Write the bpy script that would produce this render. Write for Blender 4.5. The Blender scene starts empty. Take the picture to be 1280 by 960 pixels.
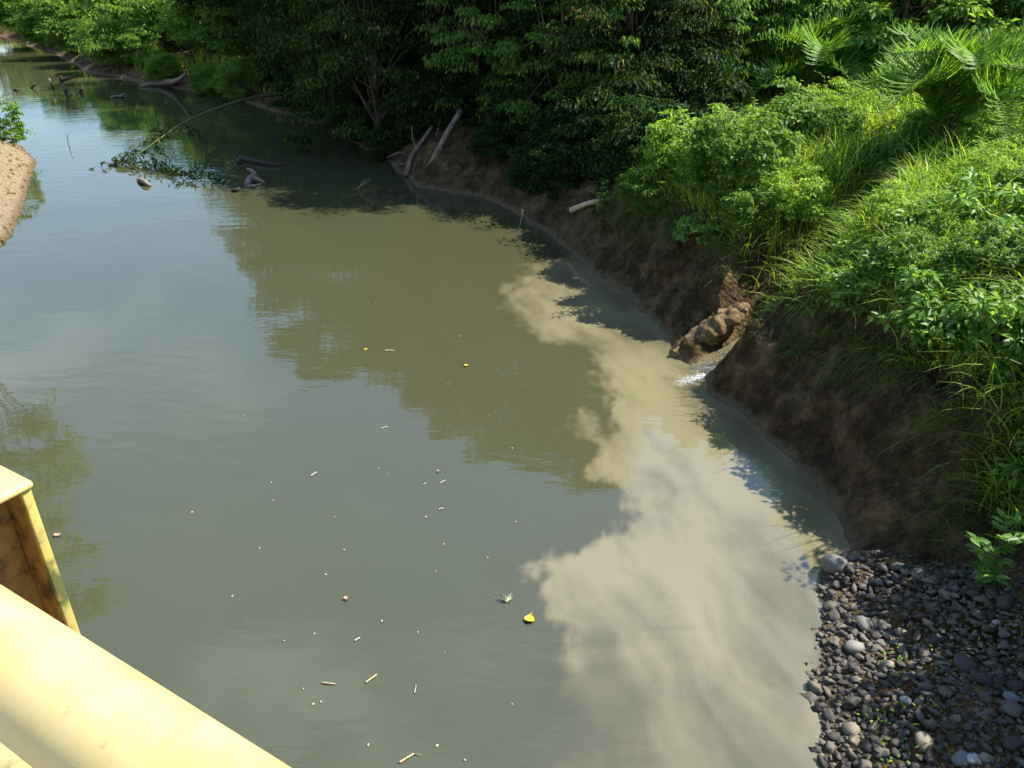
import bpy, math, random
import numpy as np
from mathutils import Vector, Matrix

# ------------------------------------------------------------------ camera, sky, sun, exposure
scene = bpy.context.scene
COL = scene.collection
F_PX, PITCH, CAM_H = 1000.0, math.radians(28.0), 6.0
cam_data = bpy.data.cameras.new("camera")
cam_data.sensor_width = 36.0
cam_data.lens = 36.0 * F_PX / 1280.0
cam_data.clip_start = 0.02
cam_data.clip_end = 3000.0
cam = bpy.data.objects.new("camera", cam_data)
cam.location = (0, 0, CAM_H)
cam.rotation_euler = (math.pi / 2 - PITCH, 0, 0)
COL.objects.link(cam)
scene.camera = cam

SUN_AZ, SUN_EL = math.radians(75.0), math.radians(52.0)   # azimuth clockwise from +Y
world = bpy.data.worlds.new("World")
scene.world = world
world.use_nodes = True
wn, wl = world.node_tree.nodes, world.node_tree.links
bg = wn["Background"]
sky = wn.new("ShaderNodeTexSky")
sky.sky_type = 'NISHITA'
sky.sun_disc = False
sky.sun_elevation = SUN_EL
sky.sun_rotation = SUN_AZ
sky.air_density = 1.25
sky.dust_density = 0.3
sky.ozone_density = 3.5
wtc = wn.new("ShaderNodeTexCoord")
wmap = wn.new("ShaderNodeMapping")
wmap.inputs["Scale"].default_value = (1.0, 1.0, 2.2)
wnoise = wn.new("ShaderNodeTexNoise")
wnoise.inputs["Scale"].default_value = 2.6
wnoise.inputs["Detail"].default_value = 6.0
wnoise.inputs["Roughness"].default_value = 0.55
wramp = wn.new("ShaderNodeMapRange")
wramp.interpolation_type = 'SMOOTHSTEP'
wramp.inputs["From Min"].default_value = 0.50
wramp.inputs["From Max"].default_value = 0.78
wramp.inputs["To Max"].default_value = 0.5
wmix = wn.new("ShaderNodeMix")
wmix.data_type = 'RGBA'
wmix.inputs["B"].default_value = (8.0, 8.4, 9.0, 1.0)
wl.new(wtc.outputs["Generated"], wmap.inputs["Vector"])
wl.new(wmap.outputs["Vector"], wnoise.inputs["Vector"])
wl.new(wnoise.outputs["Fac"], wramp.inputs["Value"])
wl.new(wramp.outputs["Result"], wmix.inputs["Factor"])
wl.new(sky.outputs["Color"], wmix.inputs["A"])
wl.new(wmix.outputs["Result"], bg.inputs["Color"])
bg.inputs["Strength"].default_value = 0.114

sun_data = bpy.data.lights.new("sun", 'SUN')
sun_data.energy = 5.0
sun_data.angle = math.radians(0.53)
sun_data.color = (1.0, 0.95, 0.86)
sun = bpy.data.objects.new("sun", sun_data)
sdir = Vector((math.sin(SUN_AZ) * math.cos(SUN_EL), math.cos(SUN_AZ) * math.cos(SUN_EL), math.sin(SUN_EL)))
sun.rotation_euler = (-sdir).to_track_quat('-Z', 'Y').to_euler()
sun.location = (20, 20, 40)
COL.objects.link(sun)

scene.view_settings.view_transform = 'Standard'
scene.view_settings.look = 'None'
scene.view_settings.exposure = 1.1
scene.view_settings.gamma = 1.0
scene.cycles.use_denoising = True
scene.cycles.use_light_tree = False
scene.cycles.max_bounces = 4
scene.cycles.diffuse_bounces = 1
scene.cycles.glossy_bounces = 2
scene.cycles.transmission_bounces = 2
scene.cycles.use_adaptive_sampling = True
scene.cycles.adaptive_threshold = 0.02
scene.cycles.caustics_reflective = False
scene.cycles.caustics_refractive = False

# ------------------------------------------------------------------ helpers
rng = np.random.default_rng(7)
CP, SP = math.cos(PITCH), math.sin(PITCH)


def ray(px, py):
    u, v = (px - 640.0) / F_PX, (480.0 - py) / F_PX
    return np.array([u, CP + v * SP, -SP + v * CP])


def P(px, py, z=0.0):
    """the point at height z along a sight line of the photograph"""
    r = ray(px, py)
    s = (CAM_H - z) / -r[2]
    return np.array([r[0] * s, r[1] * s, z])


def PY(px, py, y):
    """the point at distance y along a sight line"""
    r = ray(px, py)
    s = y / r[1]
    return np.array([r[0] * s, y, CAM_H + r[2] * s])


def project(p):
    p = np.atleast_2d(p)
    x, y, z = p[:, 0], p[:, 1], p[:, 2] - CAM_H
    d = y * CP - z * SP
    up = y * SP + z * CP
    return 640 + F_PX * x / d, 480 - F_PX * up / d, d


def hash2(ix, iy, seed):
    h = (ix.astype(np.int64) * 374761393 + iy.astype(np.int64) * 668265263 + seed * 974634777) & 0x7fffffff
    h = ((h ^ (h >> 13)) * 1274126177) & 0x7fffffff
    h = (h ^ (h >> 16)) & 0x7fffffff
    return h / float(0x7fffffff)


def vnoise(x, y, seed=0):
    x = np.asarray(x, float); y = np.asarray(y, float)
    ix, iy = np.floor(x), np.floor(y)
    fx, fy = x - ix, y - iy
    fx = fx * fx * fx * (fx * (fx * 6 - 15) + 10)
    fy = fy * fy * fy * (fy * (fy * 6 - 15) + 10)
    a = hash2(ix, iy, seed); b = hash2(ix + 1, iy, seed)
    c = hash2(ix, iy + 1, seed); d = hash2(ix + 1, iy + 1, seed)
    return (a + (b - a) * fx) * (1 - fy) + (c + (d - c) * fx) * fy - 0.5


def fbm(x, y, seed=0, octaves=4, gain=0.5):
    t, amp, s = 0.0, 1.0, 1.0
    for o in range(octaves):
        t = t + amp * vnoise(np.asarray(x) * s + 17.3 * o, np.asarray(y) * s - 9.1 * o, seed + o)
        amp *= gain; s *= 2.03
    return t


def sstep(a, b, x):
    t = np.clip((np.asarray(x, float) - a) / (b - a), 0, 1)
    return t * t * (3 - 2 * t)


def np_mesh(name, V, Fs, smooth=False):
    V = np.asarray(V, np.float32)
    if not isinstance(Fs, list):
        Fs = [Fs]
    Fs = [np.asarray(f, np.int32) for f in Fs if len(f)]
    me = bpy.data.meshes.new(name)
    me.vertices.add(len(V))
    me.vertices.foreach_set("co", V.ravel())
    loops = np.concatenate([f.ravel() for f in Fs])
    sizes = np.concatenate([np.full(len(f), f.shape[1], np.int32) for f in Fs])
    starts = np.concatenate([[0], np.cumsum(sizes)[:-1]]).astype(np.int32)
    me.loops.add(len(loops))
    me.loops.foreach_set("vertex_index", loops)
    me.polygons.add(len(sizes))
    me.polygons.foreach_set("loop_start", starts)
    if smooth:
        me.polygons.foreach_set("use_smooth", np.ones(len(sizes), bool))
    me.update(calc_edges=True)
    me.validate()
    return me


def link(name, me, m=None, parent=None, loc=None, rz=0.0, sc=None):
    o = bpy.data.objects.new(name, me)
    if m is not None and me is not None and len(me.materials) == 0:
        me.materials.append(m)
    COL.objects.link(o)
    if parent is not None:
        o.parent = parent
    if loc is not None:
        o.location = [float(v) for v in loc]
    o.rotation_euler = (0, 0, float(rz))
    if sc is not None:
        o.scale = (float(sc),) * 3 if np.isscalar(sc) else [float(v) for v in sc]
    return o


def tag(o, label, cat, group=None):
    o["label"] = label
    o["category"] = cat
    if group:
        o["group"] = group
    return o


def kind(o, k, label=None):
    o["kind"] = k
    if label:
        o["label"] = label
    return o


class Geo:
    """collects vertices, quads and triangles of one mesh"""
    def __init__(self):
        self.V, self.Q, self.T, self.n = [], [], [], 0

    def add(self, V, Q=None, T=None):
        V = np.asarray(V, float).reshape(-1, 3)
        if Q is not None and len(Q):
            self.Q.append(np.asarray(Q, np.int64).reshape(-1, 4) + self.n)
        if T is not None and len(T):
            self.T.append(np.asarray(T, np.int64).reshape(-1, 3) + self.n)
        self.V.append(V); self.n += len(V)

    def mesh(self, name, smooth=False):
        Fs = []
        if self.Q: Fs.append(np.concatenate(self.Q))
        if self.T: Fs.append(np.concatenate(self.T))
        return np_mesh(name, np.concatenate(self.V), Fs, smooth)


def tube(geo, path, radii, sides=6, rough=0.0, seed=0, cap=True):
    path = np.asarray(path, float); n = len(path)
    radii = np.broadcast_to(np.asarray(radii, float), (n,))
    tan = np.gradient(path, axis=0)
    tan /= np.linalg.norm(tan, axis=1)[:, None] + 1e-9
    ref = np.array([0.31, 0.17, 0.93])
    if abs(np.dot(ref, tan.mean(0) / (np.linalg.norm(tan.mean(0)) + 1e-9))) > 0.9:
        ref = np.array([0.94, 0.2, -0.27])
    a = np.cross(tan, ref); a /= np.linalg.norm(a, axis=1)[:, None] + 1e-9
    b = np.cross(tan, a)
    th = np.arange(sides) * 2 * math.pi / sides
    r = radii[:, None] * np.ones(sides)[None]
    if rough:
        lr = np.random.default_rng(seed)
        r = r * (1 + rough * (lr.random((n, sides)) - 0.5) * 2)
    V = path[:, None, :] + r[..., None] * (np.cos(th)[None, :, None] * a[:, None, :] + np.sin(th)[None, :, None] * b[:, None, :])
    V = V.reshape(-1, 3)
    i = np.arange(n - 1)[:, None] * sides; j = np.arange(sides)[None]
    j2 = (j + 1) % sides
    Q = np.stack([i + j, i + j2, i + sides + j2, i + sides + j], -1).reshape(-1, 4)
    T = []
    if cap:
        V = np.concatenate([V, path[:1], path[-1:]])
        for k in range(sides):
            T.append((n * sides, (k + 1) % sides, k))
            T.append((n * sides + 1, (n - 1) * sides + k, (n - 1) * sides + (k + 1) % sides))
    geo.add(V, Q, T)


def curve(pts, n=12):
    """smooth path through points (Catmull-Rom)"""
    p = np.asarray(pts, float)
    if len(p) == 2:
        t = np.linspace(0, 1, n)[:, None]
        return p[0] * (1 - t) + p[1] * t
    q = np.concatenate([[2 * p[0] - p[1]], p, [2 * p[-1] - p[-2]]])
    out = []
    seg = len(p) - 1
    per = max(2, n // seg)
    for k in range(seg):
        a, b, c, d = q[k:k + 4]
        t = np.linspace(0, 1, per, endpoint=(k == seg - 1))[:, None]
        out.append(0.5 * ((2 * b) + (c - a) * t + (2 * a - 5 * b + 4 * c - d) * t ** 2 + (3 * b - a - 3 * c + d) * t ** 3))
    return np.concatenate(out)


def unit(v):
    return v / (np.linalg.norm(v, axis=-1, keepdims=True) + 1e-9)


def leaves(geo, pos, direc, normal, length, width, fold=0.25, bend=0.25, rich=True):
    """leaf blades: base at pos, pointing along direc"""
    n = len(pos)
    if n == 0: return
    d = unit(np.asarray(direc, float))
    s = unit(np.cross(d, normal)); u = np.cross(s, d)
    L = np.broadcast_to(np.asarray(length, float), (n,))[:, None]
    W = np.broadcast_to(np.asarray(width, float), (n,))[:, None]
    pos = np.asarray(pos, float)
    if rich:
        def pt(t, w, up):
            return pos + d * L * t + s * W * w + u * (L * up)
        V = np.stack([pos, pt(.32, -.5, fold * .3 - bend * .10), pt(.70, -.36, fold * .22 - bend * .5), pt(1, 0, -bend),
                      pt(.70, .36, fold * .22 - bend * .5), pt(.32, .5, fold * .3 - bend * .10), pt(.5, 0, -bend * .25)], 1).reshape(-1, 3)
        k = (np.arange(n) * 7)[:, None]
        Q = np.concatenate([k + np.array([[0, 6, 2, 1]]), k + np.array([[0, 5, 4, 6]])])
        T = np.concatenate([k + np.array([[6, 3, 2]]), k + np.array([[6, 4, 3]])])
        geo.add(V, Q, T)
    else:
        V = np.stack([pos, pos + d * L * .45 - s * W * .5 + u * L * .1, pos + d * L - u * L * bend, pos + d * L * .45 + s * W * .5 + u * L * .1], 1).reshape(-1, 3)
        k = (np.arange(n) * 4)[:, None]
        geo.add(V, None, np.concatenate([k + np.array([[0, 2, 1]]), k + np.array([[0, 3, 2]])]))


# ------------------------------------------------------------------ materials
def new_mat(name):
    m = bpy.data.materials.new(name)
    m.use_nodes = True
    return m, m.node_tree.nodes, m.node_tree.links, m.node_tree.nodes["Principled BSDF"]


def ramp_node(n, stops):
    r = n.new("ShaderNodeValToRGB")
    el = r.color_ramp.elements
    while len(el) > 1: el.remove(el[-1])
    el[0].position, el[0].color = stops[0][0], (*stops[0][1], 1)
    for p_, c_ in stops[1:]:
        e = el.new(p_); e.color = (*c_, 1)
    return r


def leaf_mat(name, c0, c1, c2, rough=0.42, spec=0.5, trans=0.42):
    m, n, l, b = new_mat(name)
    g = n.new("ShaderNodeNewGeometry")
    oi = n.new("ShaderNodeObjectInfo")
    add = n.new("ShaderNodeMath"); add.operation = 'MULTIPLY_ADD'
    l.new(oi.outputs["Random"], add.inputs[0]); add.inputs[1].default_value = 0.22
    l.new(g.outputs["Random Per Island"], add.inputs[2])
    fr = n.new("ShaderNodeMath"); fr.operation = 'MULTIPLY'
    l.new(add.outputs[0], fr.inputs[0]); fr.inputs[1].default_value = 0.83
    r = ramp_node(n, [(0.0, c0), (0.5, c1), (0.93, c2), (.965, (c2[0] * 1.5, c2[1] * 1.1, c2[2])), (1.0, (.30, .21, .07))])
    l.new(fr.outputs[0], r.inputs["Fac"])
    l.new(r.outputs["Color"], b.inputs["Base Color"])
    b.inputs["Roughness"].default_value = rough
    b.inputs["Specular IOR Level"].default_value = spec
    t = n.new("ShaderNodeBsdfTranslucent")
    tc = n.new("ShaderNodeMix"); tc.data_type = 'RGBA'; tc.blend_type = 'MULTIPLY'
    tc.inputs["Factor"].default_value = 1.0
    tc.inputs["B"].default_value = (1.5, 1.45, 0.45, 1)
    l.new(r.outputs["Color"], tc.inputs["A"])
    l.new(tc.outputs["Result"], t.inputs["Color"])
    mx = n.new("ShaderNodeMixShader"); mx.inputs["Fac"].default_value = trans
    l.new(b.outputs["BSDF"], mx.inputs[1]); l.new(t.outputs["BSDF"], mx.inputs[2])
    l.new(mx.outputs["Shader"], n["Material Output"].inputs["Surface"])
    return m


M = {}
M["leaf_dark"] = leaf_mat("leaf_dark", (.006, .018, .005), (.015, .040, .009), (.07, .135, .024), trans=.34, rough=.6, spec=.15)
M["leaf_mid"] = leaf_mat("leaf_mid", (0.048, 0.109, 0.021), (0.101, 0.204, 0.029), (0.198, 0.320, 0.043), rough=.55, spec=.25)
M["leaf_bright"] = leaf_mat("leaf_bright", (0.112, 0.207, 0.030), (0.226, 0.389, 0.047), (0.376, 0.546, 0.075), rough=.55, spec=.25)
M["leaf_gloss"] = leaf_mat("leaf_gloss", (0.071, 0.155, 0.028), (0.140, 0.278, 0.046), (0.246, 0.402, 0.069), rough=.45, spec=.35)
M["leaf_far"] = leaf_mat("leaf_far", (0.059, 0.126, 0.026), (0.110, 0.204, 0.038), (0.181, 0.299, 0.054), rough=.6, spec=.2)
M["leaf_far_light"] = leaf_mat("leaf_far_light", (0.097, 0.192, 0.035), (0.155, 0.287, 0.050), (0.233, 0.371, 0.072), rough=.6, spec=.2)
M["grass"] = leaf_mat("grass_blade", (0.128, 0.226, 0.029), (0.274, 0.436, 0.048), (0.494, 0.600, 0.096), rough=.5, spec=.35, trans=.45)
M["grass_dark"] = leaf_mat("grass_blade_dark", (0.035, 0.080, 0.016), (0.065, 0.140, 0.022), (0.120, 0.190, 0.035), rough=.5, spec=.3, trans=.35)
M["palm"] = leaf_mat("palm_leaflet", (0.080, 0.170, 0.026), (0.143, 0.283, 0.037), (0.225, 0.382, 0.049), rough=.55, spec=.25, trans=.5)
M["dead_leaf"] = leaf_mat("dry_leaf", (.05, .03, .012), (.11, .07, .03), (.2, .14, .06), rough=.7, trans=.2)


def bark_mat(name, c0, c1, scale=9.0):
    m, n, l, b = new_mat(name)
    tc = n.new("ShaderNodeTexCoord")
    no = n.new("ShaderNodeTexNoise"); no.inputs["Scale"].default_value = scale; no.inputs["Detail"].default_value = 6
    l.new(tc.outputs["Object"], no.inputs["Vector"])
    r = ramp_node(n, [(.3, c0), (.7, c1)])
    l.new(no.outputs["Fac"], r.inputs["Fac"]); l.new(r.outputs["Color"], b.inputs["Base Color"])
    b.inputs["Roughness"].default_value = .85
    bu = n.new("ShaderNodeBump"); bu.inputs["Strength"].default_value = .6; bu.inputs["Distance"].default_value = .03
    l.new(no.outputs["Fac"], bu.inputs["Height"]); l.new(bu.outputs["Normal"], b.inputs["Normal"])
    return m


M["bark"] = bark_mat("bark", (.05, .035, .022), (.14, .10, .065))
M["bark_pale"] = bark_mat("bark_pale", (.06, .045, .03), (.30, .24, .16))
M["driftwood"] = bark_mat("driftwood", (.09, .07, .05), (.32, .26, .19), 14)
M["wet_wood"] = bark_mat("wet_wood", (.018, .014, .010), (.06, .045, .03), 14)
M["stem"] = bark_mat("green_stem", (.05, .08, .025), (.12, .13, .05))
M["straw"] = bark_mat("straw", (.35, .27, .14), (.6, .5, .33), 30)

# soil of the banks
m, n, l, b = new_mat("soil")
tc = n.new("ShaderNodeTexCoord")
n1 = n.new("ShaderNodeTexNoise"); n1.inputs["Scale"].default_value = 2.2; n1.inputs["Detail"].default_value = 8; n1.inputs["Roughness"].default_value = .62
n2 = n.new("ShaderNodeTexNoise"); n2.inputs["Scale"].default_value = 9.0; n2.inputs["Detail"].default_value = 8; n2.inputs["Roughness"].default_value = .68
n3 = n.new("ShaderNodeTexVoronoi"); n3.inputs["Scale"].default_value = 13.0
n3.feature = 'F1'
for q in (n1, n2, n3): l.new(tc.outputs["Object"], q.inputs["Vector"])
r1 = ramp_node(n, [(.30, (.038, .024, .010)), (.43, (.080, .050, .020)), (.53, (.145, .092, .036)), (.66, (.27, .178, .075))])
l.new(n1.outputs["Fac"], r1.inputs["Fac"])
r2 = ramp_node(n, [(.3, (.45, .43, .4)), (.55, (.9, .88, .85)), (.75, (1.35, 1.3, 1.2))])
l.new(n2.outputs["Fac"], r2.inputs["Fac"])
mu = n.new("ShaderNodeMix"); mu.data_type = 'RGBA'; mu.blend_type = 'MULTIPLY'; mu.inputs["Factor"].default_value = 1
l.new(r1.outputs["Color"], mu.inputs["A"]); l.new(r2.outputs["Color"], mu.inputs["B"])
# sandy left bank: an attribute says where the ground is pale sand
at = n.new("ShaderNodeAttribute"); at.attribute_name = "sand"
mu2 = n.new("ShaderNodeMix"); mu2.data_type = 'RGBA'
l.new(at.outputs["Fac"], mu2.inputs["Factor"]); l.new(mu.outputs["Result"], mu2.inputs["A"])
r3 = ramp_node(n, [(.3, (.22, .16, .09)), (.5, (.36, .275, .165)), (.65, (.46, .36, .23))])
l.new(n2.outputs["Fac"], r3.inputs["Fac"]); l.new(r3.outputs["Color"], mu2.inputs["B"])
sx = n.new("ShaderNodeSeparateXYZ"); l.new(tc.outputs["Object"], sx.inputs["Vector"])
za = n.new("ShaderNodeMath"); za.operation = 'MULTIPLY_ADD'; za.inputs[1].default_value = -.22
l.new(n2.outputs["Fac"], za.inputs[0]); l.new(sx.outputs["Z"], za.inputs[2])
zr = n.new("ShaderNodeMapRange"); zr.inputs["From Min"].default_value = .02; zr.inputs["From Max"].default_value = -.06; zr.inputs["To Max"].default_value = .75
l.new(za.outputs[0], zr.inputs["Value"])
mu3 = n.new("ShaderNodeMix"); mu3.data_type = 'RGBA'; mu3.inputs["B"].default_value = (.20, .155, .09, 1)      # silt line left by the water
l.new(zr.outputs["Result"], mu3.inputs["Factor"]); l.new(mu2.outputs["Result"], mu3.inputs["A"])
l.new(mu3.outputs["Result"], b.inputs["Base Color"])
b.inputs["Roughness"].default_value = .9
b.inputs["Specular IOR Level"].default_value = .25
hs = n.new("ShaderNodeMath"); hs.operation = 'MULTIPLY_ADD'; hs.inputs[1].default_value = -.35
l.new(n3.outputs["Distance"], hs.inputs[0]); l.new(n2.outputs["Fac"], hs.inputs[2])
bu = n.new("ShaderNodeBump"); bu.inputs["Strength"].default_value = 1.0; bu.inputs["Distance"].default_value = .2
l.new(hs.outputs[0], bu.inputs["Height"]); l.new(bu.outputs["Normal"], b.inputs["Normal"])
M["soil"] = m
m, n, l, b = new_mat("dry_clay")
tc = n.new("ShaderNodeTexCoord"); no = n.new("ShaderNodeTexNoise"); no.inputs["Scale"].default_value = 14; no.inputs["Detail"].default_value = 8; no.inputs["Roughness"].default_value = .7
l.new(tc.outputs["Object"], no.inputs["Vector"])
r = ramp_node(n, [(.3, (.07, .044, .018)), (.5, (.19, .122, .05)), (.7, (.31, .21, .095))]); l.new(no.outputs["Fac"], r.inputs["Fac"])
l.new(r.outputs["Color"], b.inputs["Base Color"]); b.inputs["Roughness"].default_value = .9
bu = n.new("ShaderNodeBump"); bu.inputs["Strength"].default_value = 1; bu.inputs["Distance"].default_value = .06
l.new(no.outputs["Fac"], bu.inputs["Height"]); l.new(bu.outputs["Normal"], b.inputs["Normal"])
M["clay"] = m

# turbid river water: a body colour and a clear surface
m, n, l, b = new_mat("river_water")
tc = n.new("ShaderNodeTexCoord")
at = n.new("ShaderNodeAttribute"); at.attribute_name = "silt"
nn = n.new("ShaderNodeTexNoise"); nn.inputs["Scale"].default_value = .35; nn.inputs["Detail"].default_value = 3
l.new(tc.outputs["Object"], nn.inputs["Vector"])
rw = ramp_node(n, [(.35, (.056, .060, .029)), (.65, (.063, .066, .032))])
l.new(nn.outputs["Fac"], rw.inputs["Fac"])
rs = ramp_node(n, [(0, (.059, .063, .030)), (.12, (.060, .060, .029)), (.4, (.095, .086, .044)), (1, (.190, .168, .094))])
l.new(at.outputs["Fac"], rs.inputs["Fac"])
st = n.new("ShaderNodeMath"); st.operation = 'MULTIPLY'; st.use_clamp = True; st.inputs[1].default_value = 9
l.new(at.outputs["Fac"], st.inputs[0])
mw = n.new("ShaderNodeMix"); mw.data_type = 'RGBA'
l.new(st.outputs[0], mw.inputs["Factor"]); l.new(rw.outputs["Color"], mw.inputs["A"]); l.new(rs.outputs["Color"], mw.inputs["B"])
l.new(mw.outputs["Result"], b.inputs["Base Color"])
b.inputs["Roughness"].default_value = .03
b.inputs["IOR"].default_value = 1.82
mp = n.new("ShaderNodeMapping"); mp.inputs["Rotation"].default_value = (0, 0, math.radians(28)); mp.inputs["Scale"].default_value = (.55, 1.5, 1)
l.new(tc.outputs["Object"], mp.inputs["Vector"])
b1 = n.new("ShaderNodeTexNoise"); b1.inputs["Scale"].default_value = 2.2; b1.inputs["Detail"].default_value = 3
b2 = n.new("ShaderNodeTexNoise"); b2.inputs["Scale"].default_value = .28; b2.inputs["Detail"].default_value = 2
l.new(mp.outputs["Vector"], b1.inputs["Vector"]); l.new(tc.outputs["Object"], b2.inputs["Vector"])
pr = n.new("ShaderNodeMapRange"); pr.inputs["From Min"].default_value = .45; pr.inputs["From Max"].default_value = .7
l.new(b2.outputs["Fac"], pr.inputs["Value"])
hm = n.new("ShaderNodeMath"); hm.operation = 'MULTIPLY'
pr.inputs["To Min"].default_value = .25
l.new(b1.outputs["Fac"], hm.inputs[0]); l.new(pr.outputs["Result"], hm.inputs[1])
bu = n.new("ShaderNodeBump"); bu.inputs["Strength"].default_value = .11; bu.inputs["Distance"].default_value = .10
l.new(hm.outputs[0], bu.inputs["Height"]); l.new(bu.outputs["Normal"], b.inputs["Normal"])
M["water"] = m

m, n, l, b = new_mat("foam")
b.inputs["Base Color"].default_value = (.78, .76, .70, 1); b.inputs["Roughness"].default_value = .35
M["foam"] = m


def stone_mat(name, cols, rough=.6):
    m, n, l, b = new_mat(name)
    oi = n.new("ShaderNodeObjectInfo"); g = n.new("ShaderNodeNewGeometry")
    ad = n.new("ShaderNodeMath"); ad.operation = 'ADD'
    l.new(oi.outputs["Random"], ad.inputs[0]); l.new(g.outputs["Random Per Island"], ad.inputs[1])
    fr = n.new("ShaderNodeMath"); fr.operation = 'FRACT'; l.new(ad.outputs[0], fr.inputs[0])
    r = ramp_node(n, cols); l.new(fr.outputs[0], r.inputs["Fac"])
    tc = n.new("ShaderNodeTexCoord")
    no = n.new("ShaderNodeTexNoise"); no.inputs["Scale"].default_value = 16; no.inputs["Detail"].default_value = 6
    l.new(tc.outputs["Object"], no.inputs["Vector"])
    r2 = ramp_node(n, [(.3, (.6, .6, .6)), (.7, (1.25, 1.22, 1.15))]); l.new(no.outputs["Fac"], r2.inputs["Fac"])
    mu = n.new("ShaderNodeMix"); mu.data_type = 'RGBA'; mu.blend_type = 'MULTIPLY'; mu.inputs["Factor"].default_value = 1
    l.new(r.outputs["Color"], mu.inputs["A"]); l.new(r2.outputs["Color"], mu.inputs["B"])
    l.new(mu.outputs["Result"], b.inputs["Base Color"])
    b.inputs["Roughness"].default_value = rough
    bu = n.new("ShaderNodeBump"); bu.inputs["Strength"].default_value = .35; bu.inputs["Distance"].default_value = .02
    l.new(no.outputs["Fac"], bu.inputs["Height"]); l.new(bu.outputs["Normal"], b.inputs["Normal"])
    return m


M["stone"] = stone_mat("river_stone", [(0, (.034, .030, .025)), (.3, (.058, .052, .043)), (.6, (.090, .077, .060)), (.85, (.17, .15, .12)), (1, (.07, .062, .052))], .72)
M["stone_pale"] = stone_mat("pale_stone", [(0, (.16, .15, .13)), (1, (.25, .235, .21))])
M["stone_tan"] = stone_mat("tan_stone", [(0, (.20, .165, .115)), (1, (.26, .22, .155))])
M["stone_blue"] = stone_mat("blue_grey_stone", [(0, (.13, .145, .16)), (1, (.18, .2, .22))])
M["stone_white"] = stone_mat("white_stone", [(0, (.34, .33, .30)), (1, (.42, .41, .38))])


def paint_mat(name, base, worn, rust, rust_lo, rust_hi, rough=.45, moss=False):
    m, n, l, b = new_mat(name)
    tc = n.new("ShaderNodeTexCoord")
    a = n.new("ShaderNodeTexNoise"); a.inputs["Scale"].default_value = 8; a.inputs["Detail"].default_value = 7; a.inputs["Roughness"].default_value = .6
    c = n.new("ShaderNodeTexNoise"); c.inputs["Scale"].default_value = 26; c.inputs["Detail"].default_value = 6; c.inputs["Roughness"].default_value = .65
    l.new(tc.outputs["Object"], a.inputs["Vector"]); l.new(tc.outputs["Object"], c.inputs["Vector"])
    r1 = ramp_node(n, [(.35, base), (.68, worn)]); l.new(a.outputs["Fac"], r1.inputs["Fac"])
    ad = n.new("ShaderNodeMath"); ad.operation = 'MULTIPLY_ADD'; ad.inputs[1].default_value = .5
    l.new(a.outputs["Fac"], ad.inputs[0])
    hf = n.new("ShaderNodeMath"); hf.operation = 'MULTIPLY'; hf.inputs[1].default_value = .5
    l.new(c.outputs["Fac"], hf.inputs[0]); l.new(hf.outputs[0], ad.inputs[2])
    mr = n.new("ShaderNodeMapRange"); mr.interpolation_type = 'SMOOTHSTEP'
    mr.inputs["From Min"].default_value = rust_lo; mr.inputs["From Max"].default_value = rust_hi
    l.new(ad.outputs[0], mr.inputs["Value"])
    mx = n.new("ShaderNodeMix"); mx.data_type = 'RGBA'; mx.inputs["B"].default_value = (*rust, 1)
    l.new(mr.outputs["Result"], mx.inputs["Factor"]); l.new(r1.outputs["Color"], mx.inputs["A"])
    l.new(mx.outputs["Result"], b.inputs["Base Color"])
    b.inputs["Roughness"].default_value = rough
    bu = n.new("ShaderNodeBump"); bu.inputs["Strength"].default_value = .25; bu.inputs["Distance"].default_value = .004
    l.new(ad.outputs[0], bu.inputs["Height"]); l.new(bu.outputs["Normal"], b.inputs["Normal"])
    return m


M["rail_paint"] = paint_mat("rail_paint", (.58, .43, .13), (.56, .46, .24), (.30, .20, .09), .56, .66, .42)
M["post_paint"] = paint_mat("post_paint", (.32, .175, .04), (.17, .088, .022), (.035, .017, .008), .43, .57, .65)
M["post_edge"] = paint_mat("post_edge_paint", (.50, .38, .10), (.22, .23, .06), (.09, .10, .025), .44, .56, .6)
M["concrete"] = bark_mat("concrete", (.28, .27, .25), (.4, .39, .36), 6)

# ------------------------------------------------------------------ terrain
RIGHT_PX = [(1024, 960), (1022, 900), (1026, 825), (1018, 760), (1024, 712), (1069, 684), (1040, 632), (1008, 591),
            (962, 550), (924, 516), (886, 494), (882, 466), (845, 447), (835, 417), (774, 361), (713, 318), (680, 290), (640, 262),
            (600, 247), (560, 240), (522, 234), (490, 205), (450, 182), (408, 158), (345, 140), (285, 121), (235, 113),
            (175, 104), (144, 96), (107, 91), (67, 66), (34, 57), (20, 47)]
RIGHT = np.array([P(*q)[:2] for q in RIGHT_PX])
RIGHT = np.concatenate([[[2.2, -60.0]], [[2.5, -8.0]], [[2.55, 2.0]], RIGHT, [[-75, 92.0]], [[-140, 100.0]]])
RIGHT_POLY = np.concatenate([RIGHT, [[-140, 400.0]], [[300, 400.0]], [[300, -60.0]]])
LEFT_PX = [(0, 312), (20, 285), (34, 249), (40, 225), (47, 202), (30, 186), (10, 178), (0, 175)]
LEFT = np.array([P(*q)[:2] for q in LEFT_PX])
LEFT = np.concatenate([[[-11, -60.0]], [[-11, 6.0]], [[-11.6, 14.0]], LEFT, [[-36, 44.0]], [[-80, 66.0]], [[-140, 74.0]]])
LEFT_POLY = np.concatenate([LEFT, [[-300, 74.0]], [[-300, -60.0]]])


def seg_dist(x, y, line):
    best = np.full(x.shape, 1e9)
    for a, b_ in zip(line[:-1], line[1:]):
        d = b_ - a
        t = np.clip(((x - a[0]) * d[0] + (y - a[1]) * d[1]) / (d @ d), 0, 1)
        best = np.minimum(best, np.hypot(x - a[0] - t * d[0], y - a[1] - t * d[1]))
    return best


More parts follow.
